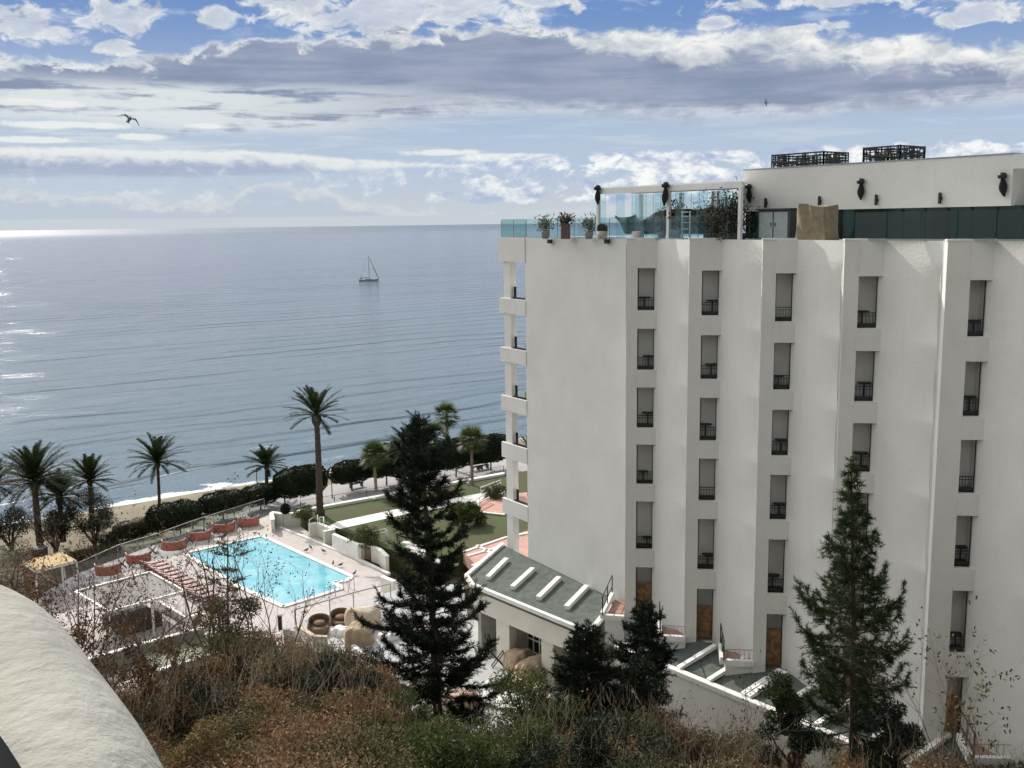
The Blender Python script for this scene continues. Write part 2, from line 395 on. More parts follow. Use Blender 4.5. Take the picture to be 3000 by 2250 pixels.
wcol = cmix(sstep(wb, 0, 500), (.075,.135,.185), (.035,.075,.14))
t.links.new(cmix(fm, wcol, (.75,.78,.80)), b.inputs['Base Color'])
t.links.new((0.13+sstep(wb,2400,8000)*0.27+fm*0.6).v, b.inputs['Roughness']); b.inputs['IOR'].default_value = 1.34
SEA = m
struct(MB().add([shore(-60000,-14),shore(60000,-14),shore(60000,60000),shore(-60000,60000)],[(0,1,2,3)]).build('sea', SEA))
SAND = mat('sand', (.19,.165,.11), .95, .18, .35, .4, 4)
def beach_fn(u, v_):
    a_ = -140+u*330; b_ = 3-v_*34; z = -0.5+4.75*v_**0.8
    z += 0.12*mnoise.noise(Vector((a_*0.15,b_*0.3,0)))
    return shore(a_, b_, z)
struct(MB().grid(beach_fn, 120, 14).build('beach', SAND, smooth=True))
EARTH = mat('earth', (.085,.07,.045), .95, .35, .5, .5, 6)
GRASSM = mat('lawn_grass', (.034,.066,.013), .95, .5, .45, .9, 14, c2=(.075,.062,.024))
def sh2(a,b_): p_=shore(a,b_); return (p_.x,p_.y)
ground_poly = [sh2(-140,-30), sh2(190,-30), (260,60),(260,-120),(-260,-120),(-260,0)]
struct(MB().prism(ground_poly, 0.0, 4.2).build('ground', EARTH))
def hill_z(x, y):
    l = 1/(1+math.exp((x+9)/2.5))
    zl = 4.6+max(0,57-y)*0.24; zr = 7.6+max(0,47-y)*0.25+max(0,x-6)*0.09
    z = zl*l+zr*(1-l)
    if x < -14 and y > 50: z = min(z, 4.6)
    return z+0.35*mnoise.noise(Vector((x*.2,y*.2,0)))
struct(MB().grid(lambda u,v_: (-70+u*150, 2+v_*(58 if True else 0), hill_z(-70+u*150, 2+v_*58)-max(0,v_-0.93)*40), 100, 50).build('hillside', EARTH, smooth=True))

# promenade strip, pool deck, garden
def sheet(name, uvs, z, m_, z0=None):
    P = [onz(a, z) for a in uvs]
    return struct(MB().prism([(p_.x,p_.y) for p_ in P], (z-0.5) if z0 is None else z0, z).build(name, m_))
T = lambda x,y: q('T',x,y)
pr0 = onz(T(100,1290), 4.4); pr1 = onz(T(560,1112), 4.4)
prom = [onz(T(0,1335),4.4), onz(T(165,1240),4.4), onz(T(600,1078),4.4), onz(T(740,1040),4.4), onz(T(1085,992),4.4), onz(T(1300,960),4.4),
        onz(T(1300,1075),4.4), onz(T(640,1160),4.4), onz(T(500,1200),4.4), onz(T(60,1420),4.4)]
struct(MB().prism([(p_.x,p_.y) for p_ in prom], 4.0, 4.4).build('promenade', PROM))
ZD = 5.0
sheet('pool_deck', [T(-40,1330), T(100,1300), T(230,1252), T(420,1182), T(600,1104), T(668,1150), T(866,1262), T(900,1300), T(860,1400), T(500,1560), T(100,1480), T(-60,1420)], ZD, DECK, 3.9)
# garden level
ZG = 6.0
sheet('lawn', [T(640,1103), T(1090,1023), T(1400,985), T(1400,1160), T(1090,1180), T(1010,1190), T(900,1212), T(752,1150), T(668,1116)], ZG, GRASSM, 4.0)
# paths and paving on top of the lawn, each a few millimetres up
def strip(name, uvs, z, m_, th=0.06): 
    P=[onz(a,z) for a in uvs]; return struct(MB().prism([(p_.x,p_.y) for p_ in P], z-th, z).build(name,m_))
strip('garden_path', [T(712,1136),T(728,1127),T(860,1099),T(960,1080),T(1035,1066),T(1090,1056),T(1090,1066),T(1040,1080),T(870,1112),T(735,1142)], ZG+0.05, CURB)
strip('kerb_strip', [T(640,1105),T(642,1101),T(1090,1019),T(1090,1023)], ZG+0.25, CURB, 0.3)
strip('paved_terrace', [T(1000,1192),T(1030,1178),T(1092,1160),T(1160,1140),T(1300,1140),T(1300,1230),T(1120,1240),T(1030,1222)], ZG+0.06, PINKP, 1.0)
strip('paved_circle', [T(1030,1082),T(1050,1072),T(1090,1068),T(1170,1060),T(1170,1108),T(1090,1110),T(1036,1106)], ZG+0.06, PINKP, .6)
for a,b_ in (((1000,1193),(1092,1161)),((1010,1201),(1090,1178)),((1030,1178),(1080,1205)),((1020,1222),(1092,1195)),((1030,1105),(1090,1112)),((1030,1105),(1032,1084)),((1032,1084),(1048,1073)),((1048,1073),(1092,1067)),((1092,1161),(1150,1150))):
    A_,B_ = onz(T(*a),ZG+.1), onz(T(*b_),ZG+.1)
    struct(MB().beam(A_,B_,0.28,0.10).build('paving_kerb', CURB))
# courtyard of the hotel
ZC = 8.0
cp = [onz(k,ZC) for k in (q('K',330,620),q('K',450,560),q('K',690,480),q('K',1180,325),T(1000,1260),T(1010,1330),T(1290,1440),T(1300,1640),T(1000,1659),T(880,1560),T(790,1460),q('K',560,660))]
struct(MB().prism([(p_.x,p_.y) for p_ in cp], 4.4, ZC).build('courtyard', COURT))

# ------------------------------------------------------------------ hotel building
ZR = 32.15
TH = rad(8); e1 = Vector((math.cos(TH),-math.sin(TH),0)); eb = Vector((math.sin(TH),math.cos(TH),0))    # along a pillar's face; straight back
P0 = Vector((5.73,51,0)); FD = Vector((2.60,-3.34,0))
def on_fac(u, v=700):
    d_ = ray(u,v); s = d_.x/d_.y; t_ = (s*P0.y-P0.x)/(FD.x-s*FD.y); p_ = P0+FD*t_; return Vector((p_.x,p_.y,0))
def along(P, u, v=800):
    d_ = ray(u,v); s = d_.x/d_.y; t_ = (s*P.y-P.x)/(e1.x-s*e1.y); return t_
LE = [on_fac(u) for u in (1836,2020,2236,2476,2778)]; LE.append(LE[4]+FD*1.03); LE.append(LE[5]+FD)
US = [(1868,1918,1924),(2057,2108,2117.6),(2274,2326,2337),(2517,2577,2588),(2844,2898,2912)]
SP = [tuple(along(LE[k],u) for u in US[k]) for k in range(5)]+[(.6,1.2,1.35)]*2
STEP = [0.10,0.10,0.10,0.12,0.45,0.45,0.45]
TOPS = [30.72,27.70,24.72,21.77,18.78,15.25]; SILLS = [28.62,25.60,22.62,19.66,16.18,12.72]
hotel = empty('hotel_building', (5.7,51,12.6), 'large white plastered hotel wing with columns of tall narrow openings facing the camera', 'hotel')
HO = Vector((5.7,51,12.6))
def hp(mb, name, m_, **k):   # a part of the hotel; geometry given in world coordinates
    mb.v = [(a-HO.x,b_-HO.y,c-HO.z) for a,b_,c in mb.v]; return mb.build(name, m_, hotel, **k)
Q0 = Vector((.86,60,0)); Q1 = Vector((5.93,52.5,0)); wd = (Q0-Q1).normalized(); wb_ = Vector((.83,.558,0))
# end wall
mb = MB(); mb.prism([(Q0.x,Q0.y),(Q1.x,Q1.y),(Q1.x+wb_.x*.4,Q1.y+wb_.y*.4),(Q0.x+wb_.x*.4,Q0.y+wb_.y*.4)], 4.5, ZR)
hp(mb,'end_wall',PLASTER2)
DEP = .90
nback = Vector((.789,.614,0))
ordc = ['first','second','third','fourth','fifth','sixth','seventh']
for k in range(7):
    P = LE[k]; s0,s1,s2 = SP[k]; z0 = 9.5
    def pt(s, bk=0.0): v_ = P+e1*s+eb*bk; return (v_.x,v_.y)
    # pillar with its spandrels: one panel with openings
    mb = MB(); th = max(STEP[k]+0.5,0.6)
    mb.prism([pt(0),pt(s0),pt(s0,th),pt(0,th)], z0, ZR)
    segs = [(TOPS[0],ZR)]+[(TOPS[i+1],SILLS[i]) for i in range(5)]
    for a,b_ in segs: mb.prism([pt(s0-.0,-.05),pt(s2+.02,-.05),pt(s2+.02,.22),pt(s0-.0,.22)], a, b_)
    hp(mb,'pillar_panel',PLASTER)
    if k < 6: hp(MB().prism([pt(-.03,-.03),pt(s2+.03,-.03),pt(s2+.03,.3),pt(-.03,.3)], ZR+.002, ZR+.07),'coping',COPING)
    # openings
    for i in range(6):
        zt,zb = TOPS[i]+.02, SILLS[i]-.02
        m2 = MB(); a0,a1 = s0-.0, s1
        c = [Vector((*pt(a0,.2),0)),Vector((*pt(a1,.16),0)),Vector((*pt(a1,DEP),0)),Vector((*pt(a0,DEP),0))]
        zz = (zb-.3, zt+.3)
        vs = [(p_.x,p_.y,z) for z in zz for p_ in c]
        m2.add(vs, [(0,4,7,3),(1,2,6,5),(3,7,6,2),(0,3,2,1),(4,5,6,7)])
        op = hp(m2,'window_opening',RECESS)
        if i == 5: tag(op, label='ground floor opening with a rusty brown lower screen')
        r3 = MB()
        W = lambda s,bk,z: Vector((*pt(s,bk),z))
        r3.beam(W(a0+.02,.26,zt+.01),W(a1-.02,.26,zt+.01),.05,.05)
        r3.beam(W(a0+.03,.30,zb),W(a0+.03,.30,zt),.045,.045); r3.beam(W(a1-.03,.27,zb),W(a1-.03,.27,zt),.03,.03)
        if i < 5:
            r3.beam(W(a0,.30,zb+.62),W(a1,.30,zb+.62),.03,.03); r3.beam(W(a0,.30,zb+.12),W(a1,.30,zb+.12),.03,.16)
            r3.beam(W(a0,.30,zb+.5),W(a1,.30,zb+.5),.02,.02)
            for j in range(1,6):
                s_ = a0+(a1-a0)*j/6; r3.beam(W(s_,.30,zb),W(s_,.30,zb+.62),.016,.016)
        rr = hp(r3,'railing',BLACK); rr.parent = op
        if i < 5:
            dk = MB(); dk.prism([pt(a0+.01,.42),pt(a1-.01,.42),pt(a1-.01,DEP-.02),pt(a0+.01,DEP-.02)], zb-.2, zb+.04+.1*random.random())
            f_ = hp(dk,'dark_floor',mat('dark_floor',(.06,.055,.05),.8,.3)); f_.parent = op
        else:
            dk = MB(); dk.prism([pt(a0+.05,.33),pt(a1-.05,.33),pt(a1-.05,.40),pt(a0+.05,.40)], zb-.1, zb+1.55+.15*random.random())
            f_ = hp(dk,'wooden_screen',WOOD); f_.parent = op
    # concave curtain of wall between this column and the next
    if k < 6:
        A = Vector((*pt(s1,.16),0)); Bn = LE[k+1]+eb*STEP[k+1]; nrmv = Vector((Bn.y-A.y, -(Bn.x-A.x),0)).normalized()   # towards the viewer or away
        if nrmv.dot(Vector((0,1,0))) < 0: nrmv = -nrmv
        zmax = ZR
        def fn(u, v_, A=A, Bn=Bn, nv=nrmv, k=k):
            z = 9.5+(ZR-9.5)*v_; p_ = A.lerp(Bn, u)
            sc_ = 0.0
            for i in range(6):
                zt_,zb_ = TOPS[i]+.15, SILLS[i]-.10
                if i == 5: continue
                mid=(zt_+zb_)/2; hf=(zt_-zb_)/2+.42
                w_ = max(0, 1-((z-mid)/hf)**2)
                uu = max(0,(u-.35)/.65)
                sc_ = max(sc_, (.30+.70*w_**1.25)*(uu*uu)*(.36 if k!=3 else .38))
            bow = 0.10*math.sin(PI*min(1,u*1.0))
            p_ = p_+nv*(sc_+bow*0.5)
            if u > .999: p_ = p_
            return (p_.x,p_.y,z)
        nu,nv_ = 22,190
        hp(MB().grid(fn,nu,nv_),'curved_wall',PLASTER,smooth=True)
        # corner return beside the next pillar, behind the scoop
        R_ = MB(); b0 = LE[k+1]+eb*(STEP[k+1]-.02); 
        R_.prism([(b0.x,b0.y),(b0.x+e1.x*.03,b0.y+e1.y*.03),(b0.x+eb.x*.9+e1.x*.03,b0.y+eb.y*.9+e1.y*.03),(b0.x+eb.x*.9,b0.y+eb.y*.9)],9.5,ZR-.01)
        hp(R_,'corner_return',PLASTER)
# solid core, roof slab
F0,F6 = LE[0],LE[6]
off = lambda p_,s: p_+nback*s
core = [Q0+wb_*.45, Q1+wb_*.45, LE[0]+eb*1.9, off(LE[2],2.3), off(LE[4],2.3), off(LE[6],2.3), off(LE[6],12), off(Q0,9)]
hp(MB().prism([(p_.x,p_.y) for p_ in core], 4.5, ZR-.35),'core_wall',PLASTER2)
rf = [Q0+wd*2.7, Q0+wd*.0, Q1+wb_*.02, LE[0]+eb*.3]
for k in range(6):
    s0,s1,s2=SP[k]; rf += [LE[k]+e1*s2+eb*.25, LE[k+1]+eb*(.25+STEP[k+1])]
rf += [off(LE[6],12), off(Q0+wd*2.7,9)]
hp(MB().prism([(p_.x,p_.y) for p_ in rf], ZR-.3, ZR-.02),'roof_slab',COURT)
# balcony bay at the sea end
g_ = wb_
def bay(t_, s_): v_ = Q0+wd*t_+g_*s_; return (v_.x,v_.y)
mb = MB(); mb.prism([bay(1.66,.05),bay(2.36,.05),bay(2.36,.47),bay(1.66,.47)], 4.5, 30.75); hp(mb,'bay_pillar',PLASTER2)
mb = MB(); mb.prism([bay(-.05,-.06),bay(2.75,-.06),bay(2.75,.16),bay(-.05,.16)], 30.75, ZR+.01); mb.prism([bay(0,.16),bay(2.75,.16),bay(2.75,2.2),bay(0,2.2)], 31.6, ZR-.32); hp(mb,'balcony_fascia',PLASTER)
for i,(zt,zb) in enumerate(((28.52,27.62),(25.5,24.65),(22.5,21.6),(19.55,18.6),(15.95,15.0))):
    mb = MB(); mb.prism([bay(-.04,-.05),bay(2.72,-.05),bay(2.72,.10),bay(-.04,.10)], zb, zt)
    mb.prism([bay(0,.10),bay(2.72,.10),bay(2.72,1.9),bay(0,1.9)], zb+.02, zb+.2)
    bp = hp(mb,'balcony_parapet',PLASTER2)
    r3 = MB()
    for t_,s_ in ((.07,.2),(1.56,.3),(1.45,.3)):
        r3.beam((*bay(t_,s_),zt-.2),(*bay(t_,s_),zt+.72),.09,.09)
    r3.beam((*bay(0,.2),zt+.04),(*bay(1.6,.2),zt+.04),.06,.12)
    r3.beam((*bay(.0,1.85),zt-.12),(*bay(2.7,1.85),zt-.12),.05,.10); r3.beam((*bay(.0,1.85),zt+.0),(*bay(2.7,1.85),zt+.0),.04,.04)
    for j in range(3): r3.beam((*bay(.05+j*.9,1.85),zb),(*bay(.05+j*.9,1.85),zt+.0),.04,.04)
    rl = hp(r3,'railing',BLACK); rl.parent = bp
# things on the corner balconies
x_,y_=bay(.75,.9); rt=empty('balcony_plant',(x_,y_,18.8),'potted plant with long green leaves on the second lowest corner balcony','potted plant')
MB().lathe((0,0,0),[(.18,0),(.24,.3),(.22,.36)],10).build('pot',WHITE,rt); 
B_=np.repeat(np.array([[0,0,.4]]),46,0)+RNG.normal(size=(46,3))*.06; quads('foliage',leaves(B_,RNG.normal(size=(46,3))*[.6,.6,.3]+[0,0,1.1],1.25,.16,.1),GREENLEAF,rt)
x_,y_=bay(.8,.8); rt=empty('garden_chair',(x_,y_,21.75),'yellow-green cushioned chair on the third corner balcony from the top','chair')
LIME=mat('lime_cloth',(.30,.42,.10),.8,.1); MB().box((0,0,.45),(.62,.6,.12)).build('seat',LIME,rt); MB().box((0,.3,.80),(.62,.12,.6)).build('backrest',LIME,rt)
for a_ in (-.27,.27):
    for c_ in (-.25,.27): MB().box((a_,c_,.2),(.05,.05,.4)).build('leg',BLACK,rt)
# wall lamps high on the end wall
for f,(x,y) in (('A',(562,848)),('A',(998,848))):
    u,v_ = q(f,x,y); d_ = ray(u,v_); s=d_.x/d_.y; t_=(s*Q1.y-Q1.x)/(wd.x-s*wd.y); p_=Q1+wd*t_; a_=aty((u,v_),p_.y)
    mb=MB(); mb.box((0,-.16,0),(.30,.14,.22)); mb.box((0,-.06,.04),(.08,.14,.08)); mb.lathe((0.1,-.2,-.02),[(.02,0),(.10,.02),(.12,.10),(.02,.12)],10)
    o = mb.build('floodlight',BLACK); o.location=a_; o.rotation_euler=(0,0,math.atan2(-wd.y,-wd.x)+0)
    tag(o,'black floodlight high on the blank end wall, %s'%('nearer the balconies at the left corner' if x<700 else 'nearer the first column of openings'),'floodlight','floodlights on the end wall')
# balcony tables seen through the openings
tm = MB(); tm.lathe((0,0,0),[(.20,0),(.20,.02),(.035,.04),(.03,.70)],12); tp = MB(); tp.lathe((0,0,.70),[(.30,0),(.32,.02),(.30,.04)],14)
tid = 0; firstt=None
ordf = ['topmost','second from the top','third from the top','fourth from the top','fifth from the top']
for k in range(5):
    s0,s1,s2 = SP[k]
    for i in range(5):
        if (k,i) in ((3,4),(3,3),(1,3),(2,0),(4,2)): continue
        p_ = LE[k]+e1*(s0+(s1-s0)*(.66 if (i+k)%3 else .4))+eb*(.72+.0*i)
        if firstt is None:
            rt = empty('balcony_table',(0,0,0),'x','table'); tp.build('table_top',BLACK,rt); tm.build('pedestal',BLACK,rt); firstt=rt
        else: rt = copy_tree(firstt)
        rt.location=(p_.x,p_.y,SILLS[i]-.1*random.random()); rt.scale=(random.uniform(.75,1.05),)*3
        tag(rt,'small black table inside the %s opening column, %s'%(ordc[k],ordf[i]),'table','round tables inside the balcony openings')
# ------------------------------------------------------------------ roof terrace
ZT = ZR-.02
def back(u, v, s, base=None):
    """point on the line parallel to the facade, s metres behind it, seen at pixel u,v"""
    d_ = ray(u,v); r_ = d_.x/d_.y; B_ = P0+nback*s; t_=(r_*B_.y-B_.x)/(FD.x-r_*FD.y); p_=B_+FD*t_; return aty((u,v),p_.y)
# penthouse block: white wall over a dark glazed ground floor
Sx = 3.4
a = back(2175,640,Sx); b_ = back(2960,619,Sx); c = back(3080,619,Sx)
ztop = 35.35; zbot = 33.42
pen = empty('rooftop_penthouse', (a.x,a.y,ZT), 'long low white block on the hotel roof over a dark glazed strip', 'penthouse')
def pp(mb,name,m_,par=None,root=None,**k):
    L = (root or pen).location; mb.v=[(x-L.x,y-L.y,z-L.z) for x,y,z in mb.v]; return mb.build(name,m_,par or root or pen,**k)
def P2(p_,s): return (p_.x+nback.x*s,p_.y+nback.y*s)
ztl = aty(q('B',65,335),a.y).z; print('ztl',ztl, aty(q('B',2100,245),b_.y).z, 'zbot', a.z, b_.z)
pp(MB().prism([(a.x,a.y),(b_.x,b_.y),P2(b_,7),P2(a,7)], zbot, ztop),'upper_wall',PLASTER)
pp(MB().prism([P2(a,-.03),P2(b_,-.03),P2(b_,7.02),P2(a,7.02)], ztop+.002, ztop+.05),'roof_edge',GREYM)
pp(MB().prism([P2(a,.25),P2(c,.25),P2(c,6.8),P2(a,6.8)], ZT, zbot+.02),'glazed_front',mat('dark_glazing',(.012,.045,.038),.10,.45,.8))
for t_ in np.linspace(0.02,.99,15):
    x=a.lerp(c,t_); pp(MB().box((x.x+nback.x*.22,x.y+nback.y*.22,(ZT+zbot)/2),(.06,.06,zbot-ZT-.02)),'mullion',BLACK)
# the block steps back at its right end
pp(MB().prism([(b_.x,b_.y),(c.x,c.y),P2(c,.3),P2(b_,.3)], ztop-.55, ztop),'lintel',PLASTER)
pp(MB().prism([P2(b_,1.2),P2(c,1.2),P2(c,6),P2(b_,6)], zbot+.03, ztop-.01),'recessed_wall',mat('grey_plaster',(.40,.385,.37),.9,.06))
# draped outdoor speakers and little wall lamps
def drape(loc, label, flip=1, h=1.0, group='black cloth bundles hung on the roof walls'):
    rt = empty('draped_lamp', loc, label, 'lamp', group)
    mb=MB(); mb.lathe((0,-.14,0),[(.05,-.15),(.19,-.12),(.21,0),(.17,.10),(.05,.14)],12,sx=1.0,sy=.8); mb.build('lamp_head',BLACK,rt,smooth=True)
    def f(u,v_):
        an=2*PI*u; r_=.05+.13*math.sin(PI*min(1,v_*.9+.1))**1.2*(1+.25*math.sin(an*3+v_*4)); 
        return (math.cos(an)*r_+flip*(.02+.12*v_*v_), -.12+math.sin(an)*r_*.6, -.15-h*.75*v_)
    MB().grid(f,12,10).build('cloth',DARKCL,rt,smooth=True); return rt
def wall_lamp(loc,label):
    mb=MB(); mb.box((0,-.08,0),(.09,.10,.42)); mb.box((0,-.02,0),(.13,.05,.12)); mb.lathe((0,-.08,.21),[(.05,0),(.05,.03)],8); o=mb.build('wall_lamp',BLACK); o.location=loc; o.rotation_euler=(0,0,math.atan2(FD.y,FD.x)); return tag(o,label,'lamp','slim black lamps on the penthouse wall')
fz = math.atan2(FD.y,FD.x)
for (x,y),l,fl in (((122,430),'black cloth bundle under a round lamp at the left end of the white penthouse wall',1),((975,390),'long black cloth bundle under a lamp midway along the white penthouse wall',.3),((2050,348),'black cloth bundle with a twisted tail at the right end of the penthouse wall',1)):
    o=drape(back(*q('B',x,y),Sx-.02),l,fl,1.05); o.rotation_euler=(0,0,fz); o.scale=(.85,.85,.85)
for (x,y),l in (((248,558),'slim black lamp on the penthouse wall above the grey cabinet'),((657,545),'slim black lamp on the penthouse wall just above the canvas-covered heap'),((1088,535),'slim black lamp on the penthouse wall right of the middle cloth bundle'),((1572,522),'slim black lamp on the penthouse wall, alone between the two right-hand bundles')):
    wall_lamp(back(*q('B',x,y),Sx-.02),l)
# lattice boxes on top
def lattice(u0,u1,u2,vt,label,seed):
    rnd=random.Random(seed); L0=back(u0,vt,Sx+2.6); L1=back(u1,vt,Sx+2.6); zt_=L0.z; L2=back(u2,vt,Sx+5.0)
    rt=empty('lattice_screen',(L0.x,L0.y,ztop),label,'screen','dark lattice boxes on the penthouse roof')
    dF=(L1-L0); dF.z=0; bk=Vector((nback.x,nback.y,0))*2.0
    Z0,Z1=ztop+.04, zt_
    c0=Vector((L0.x,L0.y,0)); c1=Vector((L1.x,L1.y,0))
    for nm,(s,e) in (('front_panel',(c0,c1)),('side_panel',(c1,c1+bk)),('rear_panel',(c1+bk,c0+bk)),('left_panel',(c0+bk,c0))):
        mb=MB(); L_=(e-s).length; U=(e-s).normalized(); W=lambda t_,z:(s.x+U.x*t_,s.y+U.y*t_,z)
        for z in (Z0+.04,Z1-.04,(Z0+Z1)/2): mb.beam(W(0,z),W(L_,z),.05,.07)
        n=max(2,round(L_/.95))
        for j in range(n+1): mb.beam(W(L_*j/n,Z0),W(L_*j/n,Z1),.05,.06)
        for j in range(int(L_*22)):
            t_=rnd.uniform(.05,L_-.05); z=rnd.uniform(Z0+.1,Z1-.1); 
            if rnd.random()<.5: mb.beam(W(t_,max(Z0,z-.25)),W(t_,min(Z1,z+.25)),.03,.045)
            else: mb.beam(W(max(0,t_-.25),z),W(min(L_,t_+.25),z),.03,.045)
        pp(mb,nm,BLACK,root=rt)
lattice(q('B',290,0)[0],q('B',680,0)[0],q('B',835,0)[0],q('B',0,190)[1],'long dark lattice box on the white roof, the left one of two',3)
lattice(q('B',985,0)[0],q('B',1265,0)[0],q('B',1360,0)[0],q('B',0,135)[1],'short dark lattice box on the white roof, the right one of two',5)
# glass balustrade along the roof edge
def Qs(t_,s=0.12): v_=Q0+wd*t_+g_*s; return Vector((v_.x,v_.y,ZT))
path=[Qs(2.65,1.9),Qs(2.65),Qs(0),Vector((Q1.x+wb_.x*.15,Q1.y+wb_.y*.15,ZT))]
for k in range(1,6): v_=LE[k]+nback*.62; path.append(Vector((v_.x,v_.y,ZT)))
bal=empty('glass_balustrade',(path[1].x,path[1].y,ZT),'greenish glass balustrade running along the edge of the roof terrace','balustrade')
for i in range(len(path)-1):
    if i in (4,5): continue
    A_,B_=path[i],path[i+1]; L_=(B_-A_).length; n=max(1,round(L_/1.5))
    for j in range(n):
        a0=A_.lerp(B_,(j+.02)/n); a1=A_.lerp(B_,(j+.98)/n); dirn=(a1-a0).normalized(); nn=Vector((-dirn.y,dirn.x,0))*.008
        pp(MB().prism([(a0.x-nn.x,a0.y-nn.y),(a1.x-nn.x,a1.y-nn.y),(a1.x+nn.x,a1.y+nn.y),(a0.x+nn.x,a0.y+nn.y)],ZT+.08,ZT+1.12),'glass_pane',GLASS if i<4 else DARKGL,root=bal)
        if i<3:
            p_=A_.lerp(B_,j/n); pp(MB().box((p_.x,p_.y,ZT+.53),(.035,.035,1.08)),'post',GREYM,root=bal)
    pp(MB().beam(A_+Vector((0,0,.05)),B_+Vector((0,0,.05)),.05,.07),'base_rail',GREYM,root=bal)
# pergola with glass panels
zp=aty(q('A',925,430),58).z
pa=back(q('A',908,0)[0],600,.9); pb=back(q('A',1450,0)[0],600,.9); pc=back(q('A',2010,0)[0],600,.9)
zpt=aty(q('A',925,425),pa.y).z; print('pergola',zpt,aty(q('A',2000,375),pc.y).z)
per=empty('rooftop_pergola',(pa.x,pa.y,ZT),'white framed glass pergola on the roof terrace beside the penthouse','pergola')
zpt=34.72
wD=2.5
for s in (0,wD):
    for nm,pts in (('beam',(pa,pc)),):
        A_=Vector((pts[0].x,pts[0].y,zpt-.14))+nback*s; B_=Vector((pts[1].x,pts[1].y,zpt-.14)) if s==0 else Vector((a.x-.1,a.y+.1,zpt-.14))
        pp(MB().beam(A_,B_,.16,.28 if s==0 else .2),'beam',WHITE,root=per)
pp(MB().prism([P2(pa,-.05),P2(pc,-.05),(a.x-.02,a.y-.02),P2(pa,wD)],zpt+.002,zpt+.05),'canopy',WHITE,root=per)
for s,us in ((0,(915,1450,1995)),(wD,(1238,1545,1790,1830))):
    for u in us:
        p_=back(q('A',u,0)[0],600,.9+s); pp(MB().box((p_.x,p_.y,(ZT+zpt-.28)/2),(.16,.16,zpt-.28-ZT),rz=fz),'post',WHITE,root=per)
for s in (0,wD):
    sA=Vector((pa.x,pa.y,0))+nback*s; sC=Vector((pc.x,pc.y,0)) if s==0 else Vector((a.x-.1,a.y,0)); n=14
    for j in range(n):
        a0=sA.lerp(sC,(j+.03)/n); a1=sA.lerp(sC,(j+.97)/n); nn=nback*.008
        if s==0 and j%2: continue
        pp(MB().prism([(a0.x-nn.x,a0.y-nn.y),(a1.x-nn.x,a1.y-nn.y),(a1.x+nn.x,a1.y+nn.y),(a0.x+nn.x,a0.y+nn.y)],ZT+.05,zpt-.3),'glass_panel',GLASSP,root=per)
        if s: pp(MB().box((a0.x,a0.y,(ZT+zpt)/2-.15),(.018,.018,zpt-ZT-.3)),'glass_edge',GREYM,root=per)
o=drape(back(*q('A',922,440),.8)+Vector((0,0,0)),'black cloth bundle hanging on the front corner post of the glass pergola',.2,.95); o.rotation_euler=(0,0,fz)
o=drape(back(*q('A',1438,418),.8),'large black cloth bundle hanging on the middle front post of the glass pergola',-.5,1.15); o.rotation_euler=(0,0,fz)
# dark green netting lying in folds along the rear of the pergola
edge=[(1045,655),(1080,668),(1150,660),(1190,640),(1195,665),(1225,690),(1260,690),(1300,665),(1340,625),(1400,612),(1450,605),(1600,600),(1640,608),(1720,600),(1760,580),(1800,600),(1850,615),(1990,600)]
low_=[(1040,660),(1100,720),(1115,790),(1990,792)]
base_s=.9+2.2; cols_=[]
for i in range(61):
    x=1045+ (1990-1045)*i/60
    yt=np.interp(x,[e_[0] for e_ in edge],[e_[1] for e_ in edge]); yb=np.interp(x,[e_[0] for e_ in low_],[e_[1] for e_ in low_])
    cols_.append((back(*q('A',x,yt),base_s+.12*math.sin(i*.9)),back(*q('A',x,yb),base_s+.1*math.sin(i*.7+1))))
vs=[];fs=[]
for i,(t0,b0) in enumerate(cols_):
    for j in range(6): p_=b0.lerp(t0,j/5); bul=.10*math.sin(j*1.4+i*.5); vs.append((p_.x-nback.x*bul,p_.y-nback.y*bul,p_.z))
for i in range(60):
    for j in range(5): k=i*6+j; fs.append((k,k+6,k+7,k+1))
o=MB().add(vs,fs).build('green_netting',GREENCL,smooth=True,origin=cols_[0][1]); sl_=o.modifiers.new('solid','SOLIDIFY'); sl_.thickness=.03
tag(o,'dark green netting with a wavy top edge strung along the back of the pergola','netting')
# plants, pots, chair, shelf, cabinet, canvas heap
def potplant(f,x,y,s,ph,pw,kind,label,potm,leafm,plant_h,group='potted plants on the roof terrace'):
    p_=back(*q(f,x,y),s); p_.z=ZT
    rt=empty('potted_plant',p_,label,'potted plant',group)
    mb=MB()
    if kind=='tall': mb.prism([(-pw/2,-pw/2),(pw/2,-pw/2),(pw/2,pw/2),(-pw/2,pw/2)],0,ph)
    else: mb.lathe((0,0,0),[(pw*.34,0),(pw*.48,ph*.5),(pw*.5,ph*.85),(pw*.42,ph)],14)
    mb.build('pot',potm,rt,smooth=(kind!='tall'))
    n=260; B=RNG.normal(size=(n,3))*np.array([pw*.42,pw*.42,plant_h*.28])+np.array([0,0,ph+plant_h*.45]); B[:,2]=np.maximum(B[:,2],ph)
    quads('foliage',leaves(B,RNG.normal(size=(n,3))+np.array([0,0,.6]),.16,.07),leafm,rt)
    st=MB()
    for j in range(7):
        a_=j*.9; st.tube([(0,0,ph-.05),(math.cos(a_)*.1,math.sin(a_)*.1,ph+plant_h*.4),(math.cos(a_)*.28,math.sin(a_)*.28,ph+plant_h*.85)],.012,4)
    st.build('stem',TWIG,rt)
GREYPOT=mat('grey_pot',(.26,.25,.24),.8,.1); SAGE=leafmat('sage_leaf',[(.08,.10,.07),(.16,.19,.14),(.24,.27,.20)],.7,.2)
potplant('A',513,790,.9,.42,.50,'round','grey-leaved plant in a round pot, nearest the left corner of the glass balustrade',GREYPOT,SAGE,.75)
